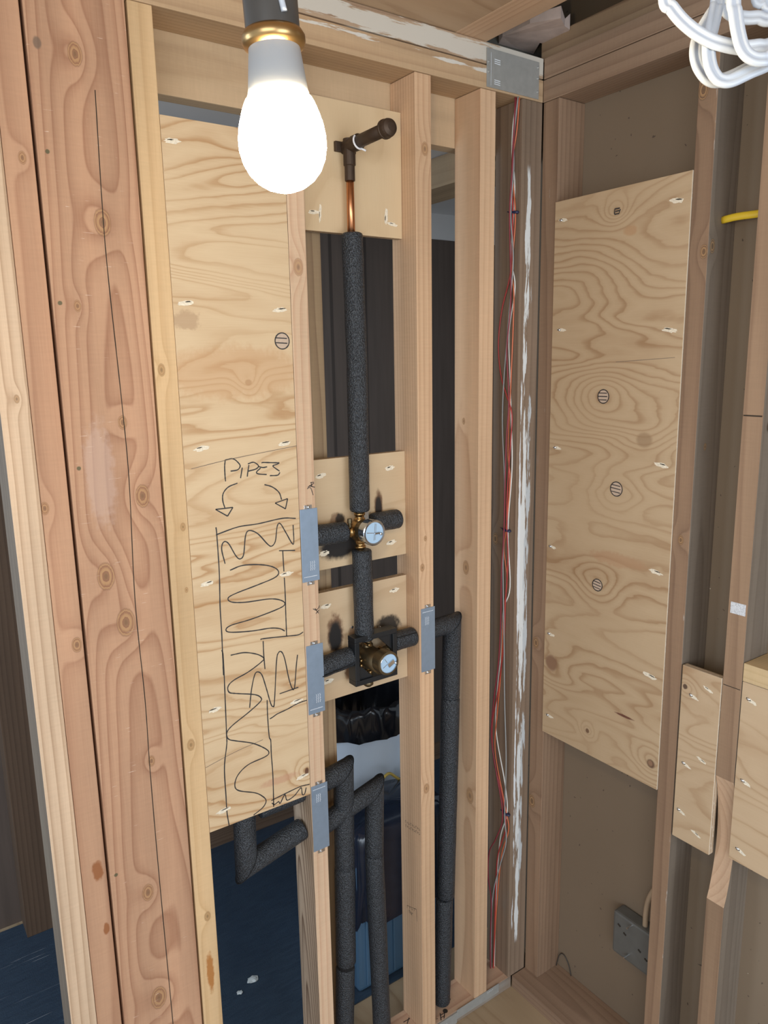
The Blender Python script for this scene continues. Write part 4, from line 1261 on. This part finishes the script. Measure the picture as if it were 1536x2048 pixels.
link('copper_pipe', bm, m_slit, t)
t = thing('insulated_pipe', (-0.48, YL, 0.038), 'second foam-wrapped pipe bending down, in front of the dark blue bin', 'pipe', 'foam insulated pipes')
mitre('foam_elbow', (-0.6508, YL, 0.735), (-0.491, YL, 0.778), (-0.496, YL, 0.60), 0.0235, t)
sleeve('foam_sleeve', [(-0.483, YL, 0.040), (-0.496, YL, 0.602)], 0.0238, t)


# ------------------------------------------------------------------ low-voltage wires in the corner
def wire(col, px, label, r=0.0017):
    pts = [onB(x, y, -0.0695) for x, y in px]
    pts = [Vector((min(p.x, -0.0695), min(max(p.y, -0.004), 0.085), p.z)) for p in pts]
    k = 0.0036*WN[0]
    WN[0] += 1
    pts = [p+Vector((-k, 0, 0)) for p in pts]
    bm = bm_tube(bmesh.new(), smooth_path(pts, 6), r, 8)
    o = link('signal_wire', bm, plain('wire_'+label.split()[0], col, 0.4, 0, 60, 0.05), None, pts[-1], True)
    tag(o, label, 'wire', 'thin wires in the corner')


WN = [0]
TB = [(989, 1975)]
wire((0.75, 0.74, 0.70), [(1035, 194), (1026, 250), (1024, 310), (1029, 360), (1028, 416), (1022, 515), (1030, 574), (1018, 665), (1020, 756), (1022, 831), (1024, 935), (1016, 1059), (1020, 1174), (1007, 1220), (1002, 1307), (995, 1374), (992, 1460), (1010, 1568), (1014, 1627), (1000, 1680), (992, 1798), (988, 1962)]+TB, 'white thin wire running down the corner stud')
wire((0.62, 0.16, 0.07), [(1041, 194), (1036, 260), (1026, 330), (1030, 385), (1033, 440), (1026, 540), (1030, 600), (1024, 760), (1018, 900), (1022, 960), (1014, 1060), (1010, 1100), (1016, 1160), (1009, 1230), (1004, 1340), (997, 1420), (992, 1500), (1008, 1590), (1015, 1627), (1019, 1660), (1005, 1710), (996, 1800), (990, 1900)]+TB, 'orange thin wire twisting down the corner stud')
wire((0.42, 0.045, 0.04), [(1039, 194), (1030, 300), (1028, 380), (1030, 425), (1026, 540), (1008, 620), (1001, 690), (1006, 750), (1017, 790), (1028, 830), (1024, 900), (1018, 1000), (1018, 1060), (1020, 1120), (1015, 1200), (1011, 1290), (1000, 1380), (988, 1450), (992, 1520), (1006, 1580), (1014, 1627), (1014, 1660), (998, 1720), (993, 1850)]+TB, 'red thin wire bowing furthest left on the corner stud')
wire((0.30, 0.31, 0.31), [(1043, 194), (1034, 280), (1034, 340), (1028, 430), (1033, 520), (1025, 620), (1014, 760), (1011, 850), (1015, 960), (1014, 1060), (1012, 1130), (1014, 1280), (1015, 1400), (1018, 1520), (1015, 1627), (1018, 1680), (1005, 1730), (990, 1800), (987, 1960)]+TB, 'grey thin wire running straight down the corner stud')
wire((0.26, 0.035, 0.05), [(1040, 196), (1034, 330), (1028, 430), (1030, 600), (1022, 700), (1026, 800), (1020, 900), (1016, 1060), (1011, 1140), (1009, 1250), (1004, 1330), (995, 1400), (990, 1470), (1000, 1540), (1013, 1627), (1000, 1672), (986, 1700), (984, 1750), (990, 1800), (988, 1880)]+TB, 'dark maroon thin wire looping out below the lowest tie')
m_tie = plain('navy_tie_plastic', (0.02, 0.025, 0.07), 0.4)
for (px, py), lb in zip(((1029, 425), (1014, 1060), (1013, 1626)), ('small dark tie holding the wires near the top of the corner stud', 'dark blue tie holding the wires at the middle of the corner stud', 'lowest dark blue tie round the corner wires')):
    c = onB(px, py, -0.0705)
    t = thing('wire_tie', c, lb, 'cable tie', 'ties on the corner wires')
    bm = bmesh.new()
    ring = [c+Vector((0.0045*math.cos(a)-0.001, 0.011*math.sin(a), 0.001*math.sin(a))) for a in [2*math.pi*k/20 for k in range(21)]]
    bm_tube(bm, ring, 0.0034, 8, False)
    link('band', bm, m_tie, t, smooth=True)
    bm = bm_box(bmesh.new(), c.x-0.007, c.x-0.002, c.y-0.004, c.y+0.004, c.z-0.003, c.z+0.003, 0.0006)
    link('clasp', bm, m_tie, t)
    bm = bm_tube(bmesh.new(), [c+Vector((-0.004, 0.006, 0)), c+Vector((-0.006, 0.018, 0.004))], 0.0012, 6)
    link('tail', bm, m_tie, t)

# ------------------------------------------------------------------ right wall: box, cables
t = thing('junction_box', (0.07, -0.33, 0.26), 'square galvanised electrical box low on the right wall behind the stud', 'electrical box')
bm = bm_box(bmesh.new(), 0.048, 0.0885, -0.4075, -0.268, 0.262, 0.384, 0.006)
link('case', bm, plain('grey_zinc_box', (0.17, 0.175, 0.17), 0.5, 0.4, 40, 0.1), t)
for a, b in ((0.352, -0.288), (0.338, -0.306), (0.320, -0.352), (0.308, -0.372)):
    bm = bm_tube(bmesh.new(), [(0.0475, b+0.004, a+0.001), (0.0475, b-0.004, a-0.003)], 0.0022, 8)
    link('slot', bm, m_hole, t)
for a, b in ((0.375, -0.325), (0.285, -0.320)):
    bm = bm_tube(bmesh.new(), [(0.0485, b, a), (0.030, b+0.001, a-0.001)], 0.0022, 10)
    link('cover_screw', bm, m_steel, t)
bm = bmesh.new()
pts = smooth_path([(0.066, -0.352, 0.380), (0.066, -0.352, 0.42), (0.066, -0.357, 0.46), (0.066, -0.372, 0.50), (0.066, -0.40, 0.545), (0.066, -0.407, 0.56)], 6)
bm_tube(bm, pts, 0.0068, 14)
o = link('box_cable', bm, m_tan_cable, None, pts[0], True)
tag(o, 'tan sheathed cable rising from the electrical box behind the stud', 'cable')
p0, p1 = onB(1442, 438, 0.042), onB(1514, 434, 0.042)
bm = bmesh.new()
fl = [(0.55*math.cos(2*math.pi*k/14), math.sin(2*math.pi*k/14)) for k in range(14)]
bm_tube(bm, smooth_path([(0.042, -0.4502, 2.069), (0.042, -0.48, 2.071), (0.042, -0.515, 2.070), (0.042, -0.547, 2.069)], 4), 0.0072, profile=fl, up0=(1, 0, 0))
o = link('yellow_cable', bm, m_yellow, None, (0.042, -0.5, 2.069), True)
tag(o, 'flat yellow cable passing between the two right-hand studs', 'cable')
pk = onB(1535, 856, 0.0)
bm = bm_lathe(bmesh.new(), [(0, 0.006), (0.008, 0.005), (0.0105, 0.0), (0.0105, -0.022), (0, -0.022)], (0.020, -0.601, 1.668), (-1, 0, 0), 20)
o = link('copper_stub', bm, plain('rusty_orange_copper', (0.42, 0.17, 0.07), 0.45, 0.4), None, (0.020, -0.601, 1.668), True)
tag(o, 'rounded copper-coloured stub beside the notched stud at the right edge', 'pipe stub')
bm = bm_tube(bmesh.new(), smooth_path([(0.080, -0.052, 0.039), (0.084, -0.058, 0.075), (0.086, -0.072, 0.088), (0.086, -0.092, 0.070), (0.084, -0.105, 0.040)], 6), 0.0014, 8)
o = link('wire_scrap', bm, plain('dark_wire_scrap', (0.05, 0.045, 0.04), 0.5), None, (0.08, -0.08, 0.039), True)
tag(o, 'dark loop of scrap wire on the bottom plate in the corner', 'wire')

# ------------------------------------------------------------------ the bulb
BC = atD(566, 292, 0.515)
axis = (Vector((0, 0, 1)) - R2*0.052).normalized()
t = thing('light_bulb', BC, 'lit frosted bulb hanging in its socket in front of the studs', 'bulb')
g = G('bulb_glow')
g.set(Base_Color=(0.9, 0.9, 0.88), Emission_Color=BULB_COLOR, Emission_Strength=BULB_EMIT)
prof = [(0.0, -0.0300), (0.006, -0.0294), (0.013, -0.0271), (0.0195, -0.0228), (0.0245, -0.0172), (0.0280, -0.0100), (0.0297, -0.0020), (0.0297, 0.0050), (0.0285, 0.0125), (0.0262, 0.0200), (0.0238, 0.0262), (0.0225, 0.0285), (0.0200, 0.0292)]
bm = bm_lathe(bmesh.new(), prof, BC, axis, 40)
link('globe', bm, g.m, t, smooth=True)
bm = bm_lathe(bmesh.new(), [(0.0202, 0.0290), (0.0212, 0.0300), (0.0202, 0.034), (0.0172, 0.0600), (0.0158, 0.0625), (0.0125, 0.0635)], BC, axis, 36)
link('base', bm, plain('white_bulb_plastic', (0.36, 0.37, 0.38), 0.4, 0, 20, 0.02), t, smooth=True)
bm = bm_lathe(bmesh.new(), [(0.0130, 0.058), (0.0200, 0.061), (0.0212, 0.064), (0.0212, 0.067), (0.0195, 0.070), (0.0175, 0.0705)], BC, axis, 36)
link('brass_ring', bm, m_brass, t, smooth=True)
bm = bm_lathe(bmesh.new(), [(0.0180, 0.070), (0.0182, 0.112), (0.016, 0.120), (0.008, 0.126), (0, 0.126)], BC, axis, 36)
link('socket', bm, plain('dark_socket_bakelite', (0.06, 0.055, 0.05), 0.35), t, smooth=True)
top = BC+axis*0.124
bm = bm_tube(bmesh.new(), smooth_path([top, top+Vector((0.002, 0, 0.1)), Vector((top.x, top.y, 2.4905))], 8), 0.0035, 10)
link('cord', bm, m_cable_white, t, smooth=True)
pw = BC+axis*0.073+R2*0.010-fw*0.0165
bm = bm_tube(bmesh.new(), smooth_path([pw, pw+axis*0.012+R2*-0.002, pw+axis*0.03-R2*0.004, pw+axis*0.055-R2*0.006+fw*0.010, top+Vector((0, 0, 0.03))], 6), 0.0020, 10)
link('socket_wire', bm, m_cable_white, t, smooth=True)

# ------------------------------------------------------------------ coil of white cable hanging from the ceiling
cc = lambda x, y, d: atD(x/6.508+1300, y/6.508, d)
hook = Vector((-0.66, -1.02, 2.4905))
strands = [
    ([(200, -40), (280, 100), (420, 270), (600, 420), (800, 530), (1000, 590), (1200, 620), (1400, 605), (1650, 545)], 0.575),
    ([(850, 130), (745, 290), (640, 480), (602, 680), (632, 850), (715, 985), (800, 1045), (900, 1050), (1050, 1010), (1300, 890), (1650, 720)], 0.592),
    ([(880, -40), (862, 100), (815, 320), (772, 520), (765, 700), (795, 880), (860, 1000), (935, 1050), (1060, 1045), (1300, 935), (1650, 770)], 0.580),
    ([(1090, -40), (1110, 150), (1145, 400), (1205, 620), (1300, 735), (1450, 772), (1650, 690)], 0.565),
    ([(955, -40), (980, 90), (1065, 190), (1250, 232), (1400, 226), (1650, 218)], 0.600),
    ([(1400, -60), (1500, 0), (1650, 70)], 0.600)]
prof8 = []
for k in range(28):
    an = 2*math.pi*k/28
    prof8.append((0.66*math.cos(an)*(1-0.50*math.exp(-(math.sin(an)/0.30)**2)), math.sin(an)*1.15))
bm = bmesh.new()
path = []
for i, (pl, d) in enumerate(strands):
    pp = [cc(x, y, d) for x, y in pl]
    up_end = [pp[0]+Vector((0, 0, 0.05)), (pp[0]+hook)*0.5+Vector((0, 0, 0.02)), hook+Vector((0.01*i, 0, 0))]
    if i == 1:
        lead = []
    else:
        lead = up_end[::-1]
    tail = [pp[-1]+R2*0.05+Vector((0, 0, 0.03)), pp[-1]+R2*0.07+Vector((0, 0, 0.12))]
    bm_tube(bm, smooth_path(lead+pp+tail, 7), 0.0048, profile=prof8, up0=tuple(-fw))
bmesh.ops.recalc_face_normals(bm, faces=bm.faces[:])
o = link('cable_coil', bm, m_cable_white, None, hook, True)
tag(o, 'loose coil of white cable hanging from the ceiling at the top right', 'cable')

# ------------------------------------------------------------------ storage behind the studs
m_bag = plain('black_bin_bag', (0.008, 0.009, 0.012), 0.16, 0, 30, 0.2)
m_bagblue = plain('navy_bin_bag', (0.012, 0.020, 0.040), 0.22, 0, 30, 0.2)
t = thing('waste_bin', (-0.15, 0.66, 0.004), 'round white waste bin with a black bag folded over its rim', 'bin')
cx_, cy_, rB = -0.15, 0.66, 0.205
bm = bm_lathe(bmesh.new(), [(0, 0.0), (0.165, 0.0), (0.170, 0.006), (rB-0.006, 0.70), (rB, 0.715), (rB-0.008, 0.715), (0.160, 0.012), (0, 0.012)], (cx_, cy_, 0.004), (0, 0, 1), 48)
link('barrel', bm, plain('white_plastic_bin', (0.62, 0.70, 0.80), 0.35, 0, 6, 0.05), t, smooth=True)
bm = bmesh.new()
rings = []
for j, (rr, z) in enumerate(((rB+0.004, 0.633), (rB+0.008, 0.66), (rB+0.010, 0.715), (rB+0.004, 0.742), (rB-0.015, 0.735), (rB-0.03, 0.66), (rB-0.05, 0.50), (0.0, 0.46))):
    ring = []
    for k in range(72):
        an = 2*math.pi*k/72
        w = 0.006*math.sin(an*17+j)+0.005*math.sin(an*29+2*j)
        zz = z+(0.010*math.sin(an*9)+0.007*math.sin(an*23+1) if j in (2, 3) else 0.003*math.sin(an*13))
        q_ = max(0.001, rr+w*(1.2 if j in (1, 2, 3) else 0.5))
        ring.append(bm.verts.new((cx_+q_*math.cos(an), cy_+q_*math.sin(an), zz)))
    rings.append(ring)
for j in range(len(rings)-1):
    for k in range(72):
        bm.faces.new((rings[j][k], rings[j][(k+1) % 72], rings[j+1][(k+1) % 72], rings[j+1][k]))
bmesh.ops.recalc_face_normals(bm, faces=bm.faces[:])
link('bag', bm, m_bag, t, smooth=True)

t = thing('storage_tub', (-0.26, 0.36, 0.004), 'blue plastic tub with a dark bag draped over it, behind the foam pipes', 'bin')
tx0, tx1, ty0, ty1 = -0.445, -0.085, 0.225, 0.43
bm = bmesh.new()
bm_box(bm, tx0+0.015, tx1-0.015, ty0+0.012, ty1-0.012, 0.0045, 0.42, 0.012)
for k in range(7):
    x = tx0+0.04+k*0.048
    bm_box(bm, x, x+0.007, ty0+0.006, ty0+0.016, 0.02, 0.40, 0.002)
link('tub', bm, plain('blue_tub_plastic', (0.075, 0.155, 0.255), 0.4, 0, 6, 0.08), t)
bm = bmesh.new()
cxx, cyy = (tx0+tx1)/2, (ty0+ty1)/2
rings = []
for j, (s, z) in enumerate(((1.0, 0.215), (1.015, 0.24), (1.0, 0.35), (0.99, 0.46), (0.97, 0.495), (0.88, 0.512), (0.5, 0.518), (0.0, 0.519))):
    ring = []
    for k in range(64):
        an = 2*math.pi*k/64
        c_, s_ = math.cos(an), math.sin(an)
        e = 0.35
        X_ = math.copysign(abs(c_)**e, c_)*(tx1-tx0)/2
        Y_ = math.copysign(abs(s_)**e, s_)*(ty1-ty0)/2
        w = 1+0.012*math.sin(an*14+j*0.6)+0.010*math.sin(an*23)
        dz = 0.02*math.sin(an*5)+0.012*math.sin(an*11) if j == 0 else (0.004*math.sin(an*9) if j < 6 else 0)
        ss = max(s, 0.003)
        ring.append(bm.verts.new((cxx+X_*ss*w, cyy+Y_*ss*w, z+dz)))
    rings.append(ring)
for j in range(len(rings)-1):
    for k in range(64):
        bm.faces.new((rings[j][k], rings[j][(k+1) % 64], rings[j+1][(k+1) % 64], rings[j+1][k]))
bmesh.ops.recalc_face_normals(bm, faces=bm.faces[:])
link('bag', bm, m_bagblue, t, smooth=True)
pts = [onA(755, 1573, 0.40), onA(766, 1557, 0.40), onA(778, 1547, 0.40), onA(790, 1553, 0.40), onA(803, 1563, 0.40), onA(822, 1585, 0.40)]
pts = [Vector((-0.262, 0.40, 0.525))]+pts+[Vector((-0.125, 0.40, 0.525))]
bm = bm_tube(bmesh.new(), smooth_path(pts, 5), 0.0045, 10)
o = link('yellow_rope', bm, plain('dull_yellow_cord', (0.42, 0.30, 0.06), 0.5), None, pts[0], True)
tag(o, 'yellowish cord looping up from the dark bag behind the pipes', 'cord')


def crumb(px, py, s, label):
    c = onZ(px, py, 0.004)
    bm = bmesh.new()
    bmesh.ops.create_icosphere(bm, subdivisions=2, radius=1.0)
    for v in bm.verts:
        k = 1+random.uniform(-0.3, 0.3)
        v.co = Vector((c.x+v.co.x*s*k*1.3, c.y+v.co.y*s*k, c.z+0.002+max(-0.002, v.co.z*s*0.35*k)))
    o = link('plaster_crumb', bm, plain('pale_crumb', (0.62, 0.68, 0.70), 0.9), None, c)
    tag(o, label, 'crumb', 'white crumbs on the navy floor')


crumb(505, 1960, 0.012, 'largest white plaster crumb on the dark navy floor')
crumb(480, 1986, 0.007, 'smaller white crumb left of the largest one on the navy floor')
